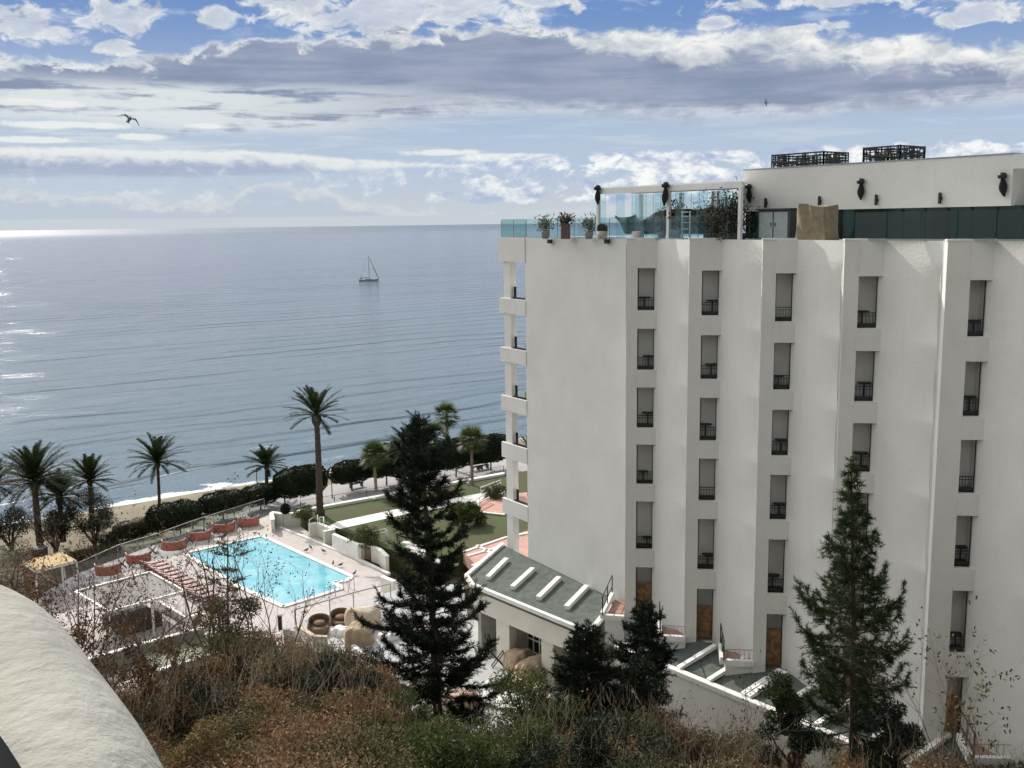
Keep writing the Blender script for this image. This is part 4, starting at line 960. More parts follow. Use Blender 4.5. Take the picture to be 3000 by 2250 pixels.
# conifers
def conifer(base,H,prof,label,seed,leafm,nwh,nbr,up,needle,nw,twl,cat='conifer',name='conifer',r0=.22,dens=1.0,lean=(0,0),droop_tw=.0,gap=0.0,irregular=.25):
    """prof: list of (height fraction, radius)"""
    rt=empty(name,base,label,cat); r_=np.random.default_rng(seed); rr=random.Random(seed)
    hs=[p_[0] for p_ in prof]; rs=[p_[1] for p_ in prof]
    tr=MB(); k=14; tr.tube([(lean[0]*(i/k)**1.3,lean[1]*(i/k),H*i/k) for i in range(k+1)],[r0*(1-.93*i/k)+.008 for i in range(k+1)],7); tr.build('trunk',BARK,rt)
    lm=MB(); Q=[]
    h0=hs[0]
    for w_ in range(nwh):
        f=h0+(1-h0)*((w_+.0)/nwh)**.95; f=min(f,.985); R=np.interp(f,hs,rs); off_=rr.uniform(0,6.28)
        for b_ in range(nbr):
            if rr.random()<gap: continue
            a_=off_+b_*2*PI/nbr+rr.gauss(0,.15); L_=R*(1+rr.gauss(0,irregular)); L_=max(.12,min(L_,R*1.45)); z0=H*f+rr.gauss(0,.08)*(irregular>.1)
            n=8; e_=rad(-6+18*f+rr.gauss(0,6)); p_=np.array([lean[0]*f**1.3,lean[1]*f,z0]); pts=[p_.copy()]
            for j in range(n):
                p_=p_+np.array([math.cos(a_)*math.cos(e_),math.sin(a_)*math.cos(e_),math.sin(e_)])*L_/n; pts.append(p_.copy()); e_+=rad(up*(j/n)**1.2)
            lm.tube([tuple(x) for x in pts],[.035*(1-.8*j/n)*(.5+.5*L_/2.5) for j in range(n+1)],4,cap=False)
            P=np.array(pts); 
            nt_=max(3,int(L_*9*dens)); ts=np.sort(r_.uniform(.22 if L_>.6 else 0.0,1,nt_))*n; ki=np.minimum(ts.astype(int),n-1); fr_=(ts-ki)[:,None]
            B=P[ki]*(1-fr_)+P[ki+1]*fr_; Tn=nrm(P[ki+1]-P[ki]); side=nrm(np.cross(Tn,[0,0,1.0])); sg=np.where(r_.random((nt_,1))<.5,-1,1)
            tv=nrm(Tn*.75+side*sg*(.75)+np.array([0,0,1])*(-droop_tw+r_.normal(size=(nt_,1))*.3)); tl=twl*(.5+.8*r_.random(nt_))*(.55+.45*min(1,L_/1.2))
            m=int(15*dens)+5
            for q_ in range(m):
                s=(q_+r_.random((nt_,1)))/m; BB=B+tv*tl[:,None]*s; DD=tv*.9+r_.normal(size=(nt_,3))*.75+np.array([0,0,.25])
                Q.append(leaves(BB,DD,needle*(.6+.7*r_.random(nt_)),nw,.3))
            # needles clothing the limb itself towards its tip
            m=int(L_*42*dens)+6; s=r_.uniform(.30,1.0,m)*n; ki=np.minimum(s.astype(int),n-1); fr_=(s-ki)[:,None]; BB=P[ki]*(1-fr_)+P[ki+1]*fr_
            Q.append(leaves(BB,nrm(P[ki+1]-P[ki])*.8+r_.normal(size=(m,3))*.6,needle*(.7+.5*r_.random(m)),nw,.3))
    lm.build('limbs',BARK,rt); quads('crown',np.concatenate(Q),leafm,rt); return rt
YB=45
def con_at(xb,yb,xt,yt,Y,*a,**k):
    b_=aty(T(xb,yb),Y); t_=aty(T(xt,yt),Y); k['lean']=(t_.x-b_.x,0); return conifer(b_,t_.z-b_.z,*a,**k)
con_at(950,1640,905,890,45,[(.12,1.9),(.20,2.9),(.27,2.0),(.34,2.6),(.43,2.5),(.485,1.2),(.54,1.3),(.62,1.7),(.68,1.25),(.78,1.4),(.87,1.05),(.94,.45),(1,.10)],'very dark tall pine in front of the garden and the annex',41,PINELEAF,27,7,22,.19,.026,.50,cat='pine tree',name='pine_tree',r0=.26,dens=1.9,irregular=.40,gap=.13)
con_at(1842,1640,1838,985,33,[(.05,1.75),(.18,1.9),(.34,1.85),(.48,1.7),(.60,1.25),(.70,.82),(.80,.52),(.90,.30),(1,.06)],'tall green conifer with upswept branch tips before the white facade',42,NORFLEAF,21,7,32,.16,.020,.36,cat='conifer',name='norfolk_pine',r0=.15,dens=1.5,irregular=.27,droop_tw=.6,gap=.05)
con_at(1262,1640,1266,1345,38,[(.0,1.5),(.3,1.6),(.6,1.2),(.85,.6),(1,.12)],'small dark conifer in front of the rounded end of the annex roof',43,PINELEAF,17,8,12,.15,.03,.36,name='conifer',r0=.12,dens=1.5)
con_at(1378,1600,1398,1298,40,[(.0,1.1),(.2,1.3),(.5,1.2),(.8,.7),(1,.12)],'small dark conifer beside the first column of openings',44,PINELEAF,17,8,12,.15,.03,.34,name='conifer',r0=.12,dens=1.5)
con_at(495,1500,492,1160,44,[(.1,1.2),(.35,1.3),(.55,.8),(.72,.85),(.9,.7),(1,.3)],'olive green young pine with a loose crown in front of the pool',45,OLIVELEAF,13,6,10,.16,.025,.38,name='young_pine',r0=.10,dens=.8,gap=.25,irregular=.35)

# bare trees with a few dead leaves
def bare_tree(base,H,label,seed,nst=4,spread=.5,leafn=160,bark=TWIG,leafm=DARKLEAF,r0=.05,depth=4,leafsz=.09,group=None,cat='bare tree',lf=1.0):
    rt=empty('bare_tree',base,label,cat,group); rr=random.Random(seed); mb=MB(); tips=[]
    def grow(p_,d_,L_,r_,lv):
        pts=[p_]; rs=[r_]; k=5
        for i in range(k):
            d_=(d_+Vector((rr.gauss(0,.10),rr.gauss(0,.10),rr.gauss(.03,.06)))).normalized(); p_=p_+d_*L_/k; pts.append(p_); rs.append(r_*(1-.5*(i+1)/k))
            if lv>0 and i>=1 and rr.random()<.85:
                sd=Vector((rr.gauss(0,1),rr.gauss(0,1),rr.gauss(.2,.5))).normalized(); grow(p_,(d_*.75+sd*.6).normalized(),L_*rr.uniform(.4,.62),rs[-1]*.62,lv-1)
            if lv<=1: tips.append(p_)
        mb.tube(pts,rs,4 if lv<3 else 5,cap=False)
    for s in range(nst):
        a_=rr.uniform(0,6.28); grow(Vector((math.cos(a_)*.1,math.sin(a_)*.1,0)),Vector((math.cos(a_)*spread*rr.random(),math.sin(a_)*spread*rr.random(),1)).normalized(),H*rr.uniform(.55,.75),r0*rr.uniform(.7,1.1),depth)
    mb.build('trunk',bark,rt)
    if leafn:
        idx=RNG.integers(0,len(tips),leafn); B=np.array([tuple(tips[i]) for i in idx])+RNG.normal(size=(leafn,3))*.04
        quads('foliage',leaves(B,RNG.normal(size=(leafn,3))-[0,0,.5],leafsz*(.6+.8*RNG.random(leafn)),leafsz*.6,.5),leafm,rt)
    return rt
def bare_at(x,y,yt,Y,*a,**k):
    b_=aty(T(x,y),Y); t_=aty(T(x,yt),Y); return bare_tree(b_,(t_.z-b_.z)*1.15,*a,**k)
bare_at(552,1430,1150,43,'slender bare tree with a few dead leaves before the middle of the pool',51,nst=4,spread=.45,leafn=420,r0=.045)
bare_at(455,1430,1130,44,'bare forked tree left of the young pine',52,nst=3,spread=.4,leafn=160,r0=.05)
bare_at(600,1450,1215,41,'bare thin tree leaning over the near end of the pool',53,nst=3,spread=.7,leafn=220,r0=.04)
bare_at(330,1560,1210,34,'bare twiggy tree before the white-framed cabana',54,nst=5,spread=.8,leafn=420,r0=.03,leafm=REDLEAF,leafsz=.07)
bare_at(190,1560,1180,30,'red-brown twiggy tree beside the tan pavilion',55,nst=6,spread=.8,leafn=650,r0=.035,leafm=REDLEAF,leafsz=.075)
bare_at(110,1540,1215,31,'red-brown twiggy tree just beyond the balcony parapet',56,nst=5,spread=.7,leafn=700,r0=.03,leafm=REDLEAF,leafsz=.075)
bare_at(265,1600,1270,31,'rust-leaved tree in front of the low wall',57,nst=6,spread=.9,leafn=900,r0=.03,leafm=BROWNLEAF,leafsz=.08)
bare_at(1560,1659,1500,34,'pale bare sapling before the white parapet wall',58,nst=5,spread=.9,leafn=60,r0=.02,bark=PALETWIG)
bare_at(1610,1659,1470,33,'thin bare sapling just left of the tall green conifer',59,nst=4,spread=.6,leafn=40,r0=.018,bark=PALETWIG)
bare_at(2040,1690,1400,26,'tall spindly sapling with a few leaves before the last column',60,nst=5,spread=.4,leafn=160,r0=.016,leafm=OLIVELEAF,leafsz=.10)
bare_at(2125,1690,1530,25,'small leafy sapling near the right edge before the last column',61,nst=4,spread=.7,leafn=170,r0=.014,leafm=GREENLEAF,leafsz=.10)
bare_at(1470,1660,1500,35,'pale bare sapling left of the two other saplings by the parapet wall',62,nst=4,spread=.8,leafn=40,r0=.02,bark=PALETWIG)

bare_at(60,1500,1290,28,'red-brown leafy tree right beside the parapet, the nearest of them',63,nst=6,spread=.9,leafn=1100,r0=.03,leafm=REDLEAF,leafsz=.08)
bare_at(160,1600,1390,27,'dense rust-brown tree in front of the twiggy ones beside the parapet',64,nst=8,spread=1.0,leafn=1900,r0=.03,leafm=BROWNLEAF,leafsz=.09)
bare_at(370,1620,1430,31,'dense rust-brown tree before the low walls',65,nst=8,spread=1.1,leafn=4200,r0=.03,leafm=BROWNLEAF,leafsz=.09)
# the dry scrub that fills the slope: one tangled mass
def scrub_top(u):   # upper outline of the mass in the 2212-wide view, at each u
    return np.interp(u,[-60,120,230,330,430,500,560,640,720,790,830,880,1000,1100,1180,1250,1330,1400,1470,1560,1650,1720,1800,1980,2060,2300],
                       [1480,1470,1490,1500,1450,1430,1380,1395,1400,1440,1520,1575,1590,1580,1540,1530,1515,1525,1560,1590,1615,1625,1612,1605,1620,1625])
SC=[];KD=[];TW=MB(); greens=[]
rr=random.Random(5); bodies=[]
for row,(Y,dv) in enumerate(((43,0),(39,28),(35,62),(31,105),(27,150),(23.5,205),(20,270))):
    x=-60
    while x<2300:
        vt=scrub_top(x)+dv+(rr.uniform(-14,34) if dv<10 else rr.uniform(-42,30))
        yy=Y+rr.uniform(-1.5,1.5)
        if x>1200 and Y>41: x+=60; continue
        if x<480: yy=min(yy,38)-2
        p_=aty(T(x,vt),yy); R=rr.choice([.7,.9,1.1,1.4,1.7])*rr.uniform(.9,1.1); bodies.append((p_.x,p_.y,p_.z-R*.8,R)); x+=rr.uniform(38,64)*38/Y
for (x,y,z,R) in bodies:
    n=int((2300 if y<41 else 1500)*R*R); s_=(.10 if y>30 else .08)
    P=nrm(RNG.normal(size=(n,3)))*(.25+.75*RNG.random((n,1))**.25)*R*np.array([1.05,1.05,.9]); P[:,2]=np.where(P[:,2]<-.4*R,-P[:,2]*.5,P[:,2])
    P+= .11*RNG.normal(size=(n,3))
    KD.append((rr.choice([0,0,0,1,1,2]),n)); SC.append(leaves(P+np.array([x,y,z]),RNG.normal(size=(n,3))+nrm(P)*.6,s_*(.5+RNG.random(n)),s_*.55,.35))
SC=np.concatenate(SC)
print('scrub quads',len(SC))
# long arching dry twigs over it
Tq=[]
for (x,y,z,R) in bodies:
    m=int(16*R)
    for _ in range(m):
        a_=rr.uniform(0,6.28); e_=rr.uniform(.1,1.3); d_=Vector((math.cos(a_)*math.cos(e_),math.sin(a_)*math.cos(e_),math.sin(e_))); p_=Vector((x,y,z))+d_*R*rr.uniform(.4,.95); L_=rr.uniform(.3,1.1); wv=rr.uniform(.004,.009)*y/30
        for j in range(4):
            d2=(d_+Vector((rr.gauss(0,.35),rr.gauss(0,.35),rr.gauss(.0,.3)))).normalized(); p2=p_+d2*L_/4; s=d2.cross(Vector((.3,-1,.2))).normalized()*wv*.8
            Tq.append([tuple(p_-s),tuple(p_+s),tuple(p2+s),tuple(p2-s)]); p_=p2; d_=d2
kind_=np.concatenate([np.full(n_,k_) for k_,n_ in KD])
for k_,(cs,lb) in enumerate((([(.045,.028,.018),(.19,.10,.052),(.30,.165,.085),(.40,.255,.145),(.14,.11,.05),(.52,.42,.29)],'tangle of dry brown scrub covering most of the slope'),
    ([(.03,.035,.018),(.09,.095,.045),(.17,.155,.07),(.26,.22,.12),(.34,.30,.20)],'olive and tan patches of scrub mixed into the slope'),
    ([(.02,.025,.018),(.05,.06,.035),(.10,.12,.06),(.16,.15,.10)],'greyish green patches of scrub mixed into the slope'))):
    o=quads('undergrowth',SC[kind_==k_],leafmat('scrub_leaf_%s'%'abc'[k_],cs,.8,.25)); tag(o,lb,'undergrowth',kind='stuff')
for _ in range(2300):
    x=rr.uniform(60,2250); p_=aty(T(x,scrub_top(x)+rr.uniform(-8,120)),rr.uniform(26,38)); d_=Vector((rr.gauss(0,.35),rr.gauss(0,.35),1)).normalized(); L_=rr.uniform(.5,1.5)*(.6 if x>1200 else 1); wv=rr.uniform(.006,.012)
    for j_ in range(5):
        d2=(d_+Vector((rr.gauss(0,.16),rr.gauss(0,.16),rr.gauss(0,.1)))).normalized(); p2=p_+d2*L_/5; s_=d2.cross(Vector((0,-1,.2))).normalized()*wv
        Tq.append([tuple(p_-s_),tuple(p_+s_),tuple(p2+s_*.8),tuple(p2-s_*.8)])
        if rr.random()<.5: d3_=(d2+Vector((rr.gauss(0,.7),rr.gauss(0,.5),rr.uniform(-.1,.5)))).normalized(); p3=p2+d3_*L_*.22; Tq.append([tuple(p2-s_*.6),tuple(p2+s_*.6),tuple(p3+s_*.3),tuple(p3-s_*.3)])
        p_=p2; d_=d2; wv*=.8
o=quads('dry_twigs',np.array(Tq),PALETWIG); tag(o,'pale dry twigs sticking up through the brown scrub','twigs',kind='stuff')
# shrubs one can tell apart on the slope
def shrub_at(x,y,Y,H,R,label,seed,lm,n=4200,**k):
    Y-=1.5; H*=1.1; R*=1.25; n=int(n*1.3); b_=aty(T(x,y),Y); b_.z-=H; return bushy_tree(b_,H,R,label,seed,leafm=lm,n=n,cat='shrub',name='shrub',leafsz=k.pop('leafsz',.09),low=.25,group=None,**k)
shrub_at(735,1385,36,3.2,1.1,'dark blue-green shrub above the brown scrub left of the pine',71,DARKLEAF,5200)
shrub_at(490,1290,40,3.6,1.1,'dense dark green shrub at the foot of the young pine',72,OLIVELEAF,5600)
shrub_at(555,1370,38,2.5,1.2,'olive shrub in the scrub below the near end of the pool',73,OLIVELEAF,4800)
shrub_at(845,1490,35,3.2,1.0,'yellow-green shrub at the lower left of the dark pine',74,GREENLEAF,5200)
shrub_at(1160,1440,36,3.0,1.3,'bright green leafy shrub between the dark pine and the small conifer',75,GREENLEAF,6500)
shrub_at(1085,1540,31,3.0,1.2,'mid-green shrub to the lower right of the dark pine',76,GREENLEAF,5600)
shrub_at(690,1490,33,2.4,1.2,'dark green shrub in the middle of the brown scrub',77,DARKLEAF,5200)
shrub_at(780,1560,29,2.4,1.1,'green shrub in the scrub below the yellow-green one',78,OLIVELEAF,5000)
shrub_at(440,1490,31,2.2,1.2,'grey-green shrub beside the low wall',79,DARKLEAF,4600)
shrub_at(990,1600,27,2.2,1.0,'green shrub near the bottom edge under the dark pine',80,GREENLEAF,5000)
shrub_at(1330,1560,30,2.2,1.1,'dark shrub in the scrub below the small conifers',81,DARKLEAF,5000)
shrub_at(440,1580,25,2.2,.8,'yellowish dry shrub near the rounded parapet',82,leafmat('straw_leaf',[(.10,.07,.03),(.22,.16,.07),(.32,.25,.12)],.8,.2),3800)
shrub_at(1720,1520,33,2.4,.8,'dark bushy shrub left of the tall green conifer trunk',83,PINELEAF,5200)
shrub_at(1925,1500,33,2.6,.8,'dark bushy shrub right of the tall green conifer trunk',84,DARKLEAF,5200)
shrub_at(1700,1390+60,33.5,2.0,.6,'small dark shrub at the lower left side of the tall conifer',85,NORFLEAF,2600)
shrub_at(1390,1420,39,2.6,.8,'very dark shrub under the second small conifer',86,PINELEAF,4200)

shrub_at(620,1460,35,2.6,1.3,'dark green shrub in the scrub straight below the pool corner',87,DARKLEAF,5200)
shrub_at(560,1530,30,2.4,1.2,'dull green shrub in the scrub to the right of the yellowish dry shrub',88,OLIVELEAF,5000)
shrub_at(905,1570,30,2.6,1.1,'deep green shrub at the bottom of the picture left of the dark pine trunk',89,GREENLEAF,5200)
shrub_at(1130,1610,27,2.2,1.0,'dark green shrub at the bottom edge below the bright green one',90,DARKLEAF,4600)
shrub_at(1225,1530,33,2.8,.9,'dark green shrub at the left foot of the first small conifer',96,PINELEAF,5200)
shrub_at(810,1600,26,2.2,1.0,'olive shrub at the bottom edge left of centre',97,OLIVELEAF,4600)
# ------------------------------------------------------------------ pool
m,t,b=newmat('pool_water')
g=t.nodes.new('ShaderNodeNewGeometry'); Pn=g.outputs['Position']
vo=t.nodes.new('ShaderNodeTexVoronoi'); vo.feature='SMOOTH_F1'; vo.inputs['Scale'].default_value=.9; t.links.new(Pn,vo.inputs['Vector'])
t.links.new(cmix(sstep(nz(Pn,.5,4,.6)+X(vo.outputs[0])*.25,.45,.85),(.12,.43,.53),(.25,.56,.64)),b.inputs['Base Color']); b.inputs['Roughness'].default_value=.08; b.inputs['IOR'].default_value=1.33
bn=t.nodes.new('ShaderNodeBump'); bn.inputs['Strength'].default_value=.35; bn.inputs['Distance'].default_value=.08; t.links.new(nz(Pn,1.6,4,.6).v,bn.inputs['Height']); t.links.new(bn.outputs[0],b.inputs['Normal'])
POOLW=m
pl=[T(566,1158),T(760,1246),T(748,1256),T(722,1258),T(738,1272),T(612,1311),T(520,1270),T(398,1196)]
pv=[onz(k,ZD+.02) for k in pl]
struct(MB().prism([(p_.x,p_.y) for p_ in pv],ZD-.3,ZD+.02).build('pool_water_surface',POOLW))
TILE=mat('pool_edge_tile',(.70,.68,.66),.5,.06,2)
er=MB()
for i in range(len(pv)): er.beam(pv[i]+Vector((0,0,.03)),pv[(i+1)%len(pv)]+Vector((0,0,.03)),.42,.08)
struct(er.build('pool_edge',TILE))
def handrail(f,x,y,ang,label):
    c=onz(q(f,x,y),ZD); rt=empty('pool_handrail',c,label,'handrail','steel handrails at the pool',ang)
    for s in (-.3,.3):
        MB().tube([(0,s,0),(0,s,.75),(.12,s,.9),(.45,s,.9),(.6,s,.75),(.6,s,-.05)],.03,6).build('rail',mat('steel',(.5,.52,.54),.25,.05,metal=.8),rt,smooth=True)
    return rt
handrail('M',1215,1040,2.4,'steel handrail at the far right corner of the pool')
handrail('M',1010,1110,2.4,'steel handrail at the near edge of the pool, the middle one')
handrail('M',780,1150,2.4,'steel handrail at the near edge of the pool, the left one')
# fence between the deck and the promenade
def fence(pts,z,h,label,name='glass_fence',post=GREYM,step=2.3,glass=True,top=.06,group=None,gm=None):
    rt=empty(name,(pts[0].x,pts[0].y,z),label,'fence',group)
    for i in range(len(pts)-1):
        A_,B_=pts[i].copy(),pts[i+1].copy(); L_=(B_-A_).length; n=max(1,round(L_/step))
        for j in range(n+1):
            if j==0 and i: continue
            p_=A_.lerp(B_,j/n); pp(MB().box((p_.x,p_.y,z+h/2),(.06,.06,h)),'post',post,root=rt)
        pp(MB().beam(Vector((A_.x,A_.y,z+h)),Vector((B_.x,B_.y,z+h)),top,top),'top_rail',post,root=rt)
        if glass: 
            d_=(B_-A_).normalized(); nn=Vector((-d_.y,d_.x,0))*.006
            pp(MB().prism([(A_.x-nn.x,A_.y-nn.y),(B_.x-nn.x,B_.y-nn.y),(B_.x+nn.x,B_.y+nn.y),(A_.x+nn.x,A_.y+nn.y)],z+.08,z+h-.05),'glass_pane',gm or GLASSP,root=rt)
    return rt
FL_=[onz(q('H',640,1450),ZD),onz(q('H',1020,1275),ZD),onz(q('L',750,605),ZD),onz(q('L',955,545),ZD),onz(q('L',1340,400),ZD),onz(q('L',1800,250),ZD),onz(q('L',2120,150),ZD)]
fence(FL_,ZD,1.05,'glass fence with slim grey posts between the pool deck and the promenade',step=2.4)
fence([onz(q('M',610,1400),ZC),onz(q('M',985,1290),ZC),onz(q('M',1240,1210),ZC),onz(q('M',1640,1110),ZC)],ZC,1.0,'grey metal railing at the edge of the courtyard above the near end of the pool',name='metal_railing',glass=False,step=3,top=.07)
fence([onz(T(650,1098),ZG+.2),onz(T(860,1062),ZG+.2),onz(T(1088,1021),ZG+.2)],ZG+.2,.75,'thin dark rail on the white kerb between lawn and promenade',name='lawn_fence',post=mat('dark_rail',(.05,.05,.05),.6,.1),glass=False,step=4,top=.03)
# a grey screen wall standing on the promenade behind the booths
# terracotta windbreaks
def windbreak(f,x0,x1,yb,label,h=.85):
    A_=onz(q(f,x0,yb+8),ZD); B_=onz(q(f,x1,yb-12),ZD); L_=(B_-A_).length; c=(A_+B_)/2; ang=math.atan2(B_.y-A_.y,B_.x-A_.x)
    rt=empty('windbreak',c,label,'windbreak','terracotta windbreaks beside the pool',ang)
    N_=26
    def f_(u,v_):
        s=(u-.5)*2; x=s*L_*.5; y=-.42*(1-abs(s)**2.6)+.9*max(0,abs(s)-.86)*3; z=v_*(h-.09*math.cos(s*1.5)+.015*math.sin(u*24)); y+=.02*math.sin(u*40)
        return (x,y+.1,z+.05)
    o=MB().grid(f_,N_,4).build('screen',TERRA,rt,smooth=True); o.modifiers.new('s','SOLIDIFY').thickness=.04
    tp_=[f_(u/N_,1) for u in range(N_+1)]; MB().tube([(x,y,z+.02) for x,y,z in tp_],.045,5).build('top_hem',PINKC,rt)
    for u in (0,.25,.5,.75,1): 
        x,y,z=f_(u,1); MB().box((x,y+.04,z/2),(.04,.04,z)).build('pole',MAROON,rt)
    mb=MB(); mb.prism([(-L_*.42,.0),(L_*.42,.0),(L_*.40,.95),(-L_*.40,.95)],.05,.42); mb.build('daybed',PINKC,rt,bevel=.06)
    for s in (-.25,.25): 
        mb=MB(); mb.lathe((s*L_,.1,.42),[(.02,0),(.2,.03),(.22,.12),(.02,.18)],10); mb.build('cushion',LOUNGE,rt,smooth=True)
    return rt
for i,(f,x0,x1,yb,l) in enumerate((('L',278,560,870,'terracotta windbreak nearest the tan pavilion'),('L',615,885,745,'terracotta windbreak at the head of the lounger row'),('L',1005,1270,600,'terracotta windbreak just right of the crossed stand by the loungers'),('L',1290,1540,495,'terracotta windbreak in the middle of the row behind the bare trees'),('L',1545,1800,405,'terracotta windbreak, second from the far end of the row'),('L',1830,2065,340,'terracotta windbreak at the far end of the row by the deck corner'))):
    windbreak(f,x0,x1,yb,l)
def xstand(f,x,y,s,label,z=ZD,rz=.4):
    c=onz(q(f,x,y),z); rt=empty('folding_stand',c,label,'folding stand','crossed black folding stands',rz)
    for k_ in (-1,1):
        for yy in (-.16,.16): MB().beam((-.3*k_*s,yy,0),(.3*k_*s,yy,.75*s),.06,.05).build('leg',BLACK,rt)
    MB().beam((-.3*s,-.2,.74*s),(-.3*s,.2,.74*s),.05,.05).build('crossbar',BLACK,rt); MB().beam((.3*s,-.2,.74*s),(.3*s,.2,.74*s),.05,.05).build('crossbar',BLACK,rt)
xstand('L',585,790,1.0,'crossed black stand between the two nearest terracotta windbreaks')
xstand('L',915,645,1.0,'crossed black stand at the top of the lounger row')
xstand('L',1310,520,1.0,'crossed black stand half hidden by a thin bare trunk beside the pool')
xstand('L',1600,420,.8,'crossed black stand between the middle windbreaks')
xstand('L',1850,375,1.0,'crossed black stand beside the far end windbreak')
xstand('E',148,900,1.15,'crossed black stand before the left pier of the annex',ZC,.2)
xstand('E',455,1035,1.15,'crossed black stand in front of the covered cushions',ZC,.2)
# loungers
def lounger():
    rt=empty('sun_lounger',(0,0,0),'x','sun lounger','maroon framed sun loungers beside the pool')
    mb=MB(); 
    for s in (-.31,.31): mb.beam((-.95,s,.28),(.95,s,.28),.05,.07)
    for x in (-.95,-.3,.35,.95): mb.beam((x,-.31,.28),(x,.31,.28),.05,.05)
    mb.build('frame',MAROON,rt)
    for x in (-.8,.8):
        for s in (-.29,.29): MB().box((x,s,.14),(.05,.05,.28)).build('leg',MAROON,rt)
    mb=MB(); mb.prism([(-.30,-.27),(.95,-.27),(.95,.27),(-.30,.27)],.32,.40); mb.build('mattress',LOUNGE,rt)
    mb=MB(); mb.add([(-.95,-.27,.62),(-.95,.27,.62),(-.30,.27,.33),(-.30,-.27,.33),(-.92,-.27,.72),(-.92,.27,.72),(-.28,.27,.42),(-.28,-.27,.42)],[(0,1,2,3),(7,6,5,4),(0,4,5,1),(1,5,6,2),(2,6,7,3),(3,7,4,0)]); mb.build('backrest',LOUNGE,rt)
    MB().box((-.92,0,.6),(.05,.62,.22)).build('headrest_frame',MAROON,rt)
    return rt
A_=onz(q('L',905,775),ZD); B_=onz(q('L',1490,1135),ZD); first=None; NL=12
names=['first lounger of the row, next to the terracotta windbreak']+['sun lounger number %s in the row, counted from the windbreak'%w_ for w_ in ('two','three','four','five','six','seven','eight','nine','ten','eleven')]+['last sun lounger of the row, nearest the dense young pine']
ang=math.atan2(*(reversed((onz(q('L',1005,720),ZD)-onz(q('L',860,755),ZD)).to_2d())))
for i in range(NL):
    p_=A_.lerp(B_,i/(NL-1)); rt=lounger() if first is None else copy_tree(first); first=first or rt
    rt.location=p_; rt.rotation_euler=(0,0,ang+random.uniform(-.03,.03)); tag(rt,names[i])
# tan pavilion on the left
ZP=ZD
zt_=ZP+2.45
c4=[onz(q('H',*k),zt_) for k in ((190,1310),(540,1230),(662,1302),(305,1392))]
pav=empty('pavilion',(c4[3].x,c4[3].y,ZP),'small pavilion with a flat tan awning, pale posts and one brown side panel','pavilion')
pp(MB().prism([(v_.x,v_.y) for v_ in c4],zt_-.05,zt_),'awning',TAN,root=pav)
for i in range(4): pp(MB().beam(c4[i]-Vector((0,0,.12)),c4[(i+1)%4]-Vector((0,0,.12)),.09,.12),'frame_beam',WHITE,root=pav)
for i,c_ in enumerate(c4): pp(MB().box((c_.x,c_.y,ZP+1.15),(.10,.10,2.3)),'post',WHITE,root=pav)
mid=c4[3].lerp(c4[2],.62); pp(MB().box((mid.x,mid.y+.05,ZP+1.15),(.08,.08,2.3)),'post',WHITE,root=pav)
mb=MB(); A2,B2=c4[0],c4[3]
mb.grid(lambda u,v_: tuple((A2.lerp(B2,u)+Vector((.03*math.sin(u*30),.03*math.cos(u*25),-.1-2.3*v_)))[:]),24,4); pp(mb,'side_curtain',BROWNC,root=pav)
# white-framed cabana with a grey roof cloth
zt_=ZD+2.6
c4=[onz(q('J',*k),zt_) for k in ((575,215),(1140,68),(1410,212),(830,368))]
cab=empty('cabana',(c4[3].x,c4[3].y,ZD),'large white-framed cabana roofed with grey cloth, seen from above','cabana')
CLOTH=mat('grey_roof_cloth',(.27,.26,.25),.95,.10,.8,.3,5)
pp(MB().prism([(v_.x,v_.y) for v_ in c4],zt_-.10,zt_-.06),'roof_cloth',CLOTH,root=cab)
for i in range(4): pp(MB().beam(c4[i]-Vector((0,0,.05)),c4[(i+1)%4]-Vector((0,0,.05)),.16,.2),'frame_beam',WHITE,root=cab)
for i,c_ in enumerate(c4+[c4[0].lerp(c4[1],.5),c4[3].lerp(c4[2],.55)]): pp(MB().box((c_.x,c_.y,ZD+1.2),(.13,.13,2.4)),'post',WHITE,root=cab)
cI=(c4[0]+c4[1]+c4[2]+c4[3])/4
pp(MB().prism([((v_.x-cI.x)*.55+cI.x,(v_.y-cI.y)*.5+cI.y) for v_ in c4],ZD,ZD+.9),'inner_dark_block',mat('dark_interior',(.05,.05,.05),.9,.3),root=cab)  # dark block filling the middle under the roof cloth
pp(MB().prism([((v_.x-cI.x)*.99+cI.x,(v_.y-cI.y)*.99+cI.y) for v_ in (c4[1],c4[2],c4[2]+(c4[1]-c4[2])*.02+Vector((.2,.1,0)),c4[1]+Vector((.2,.1,0)))],ZD,ZD+.6),'side_screen',WHITE,root=cab)
def onface(f,x,y,z): return onz(q(f,x,y),z)
# air conditioning unit by the cabana
c_=onface('J',1505,480,ZD); rt=empty('air_conditioner',c_,'white air conditioning unit with a round brown fan grille beside the cabana','air conditioner',rz=.5)
MB().box((0,0,.45),(1.0,.42,.85)).build('casing',WHITE,rt,bevel=.03); mb=MB(); mb.tube([(-.05,-.215,.45),(-.05,-.235,.45)],.30,18); mb.build('fan_grille',mat('fan_brown',(.12,.09,.07),.7,.2),rt)
for x in (-.4,.4): MB().box((x,0,.02),(.08,.4,.06)).build('foot',GREYM,rt)
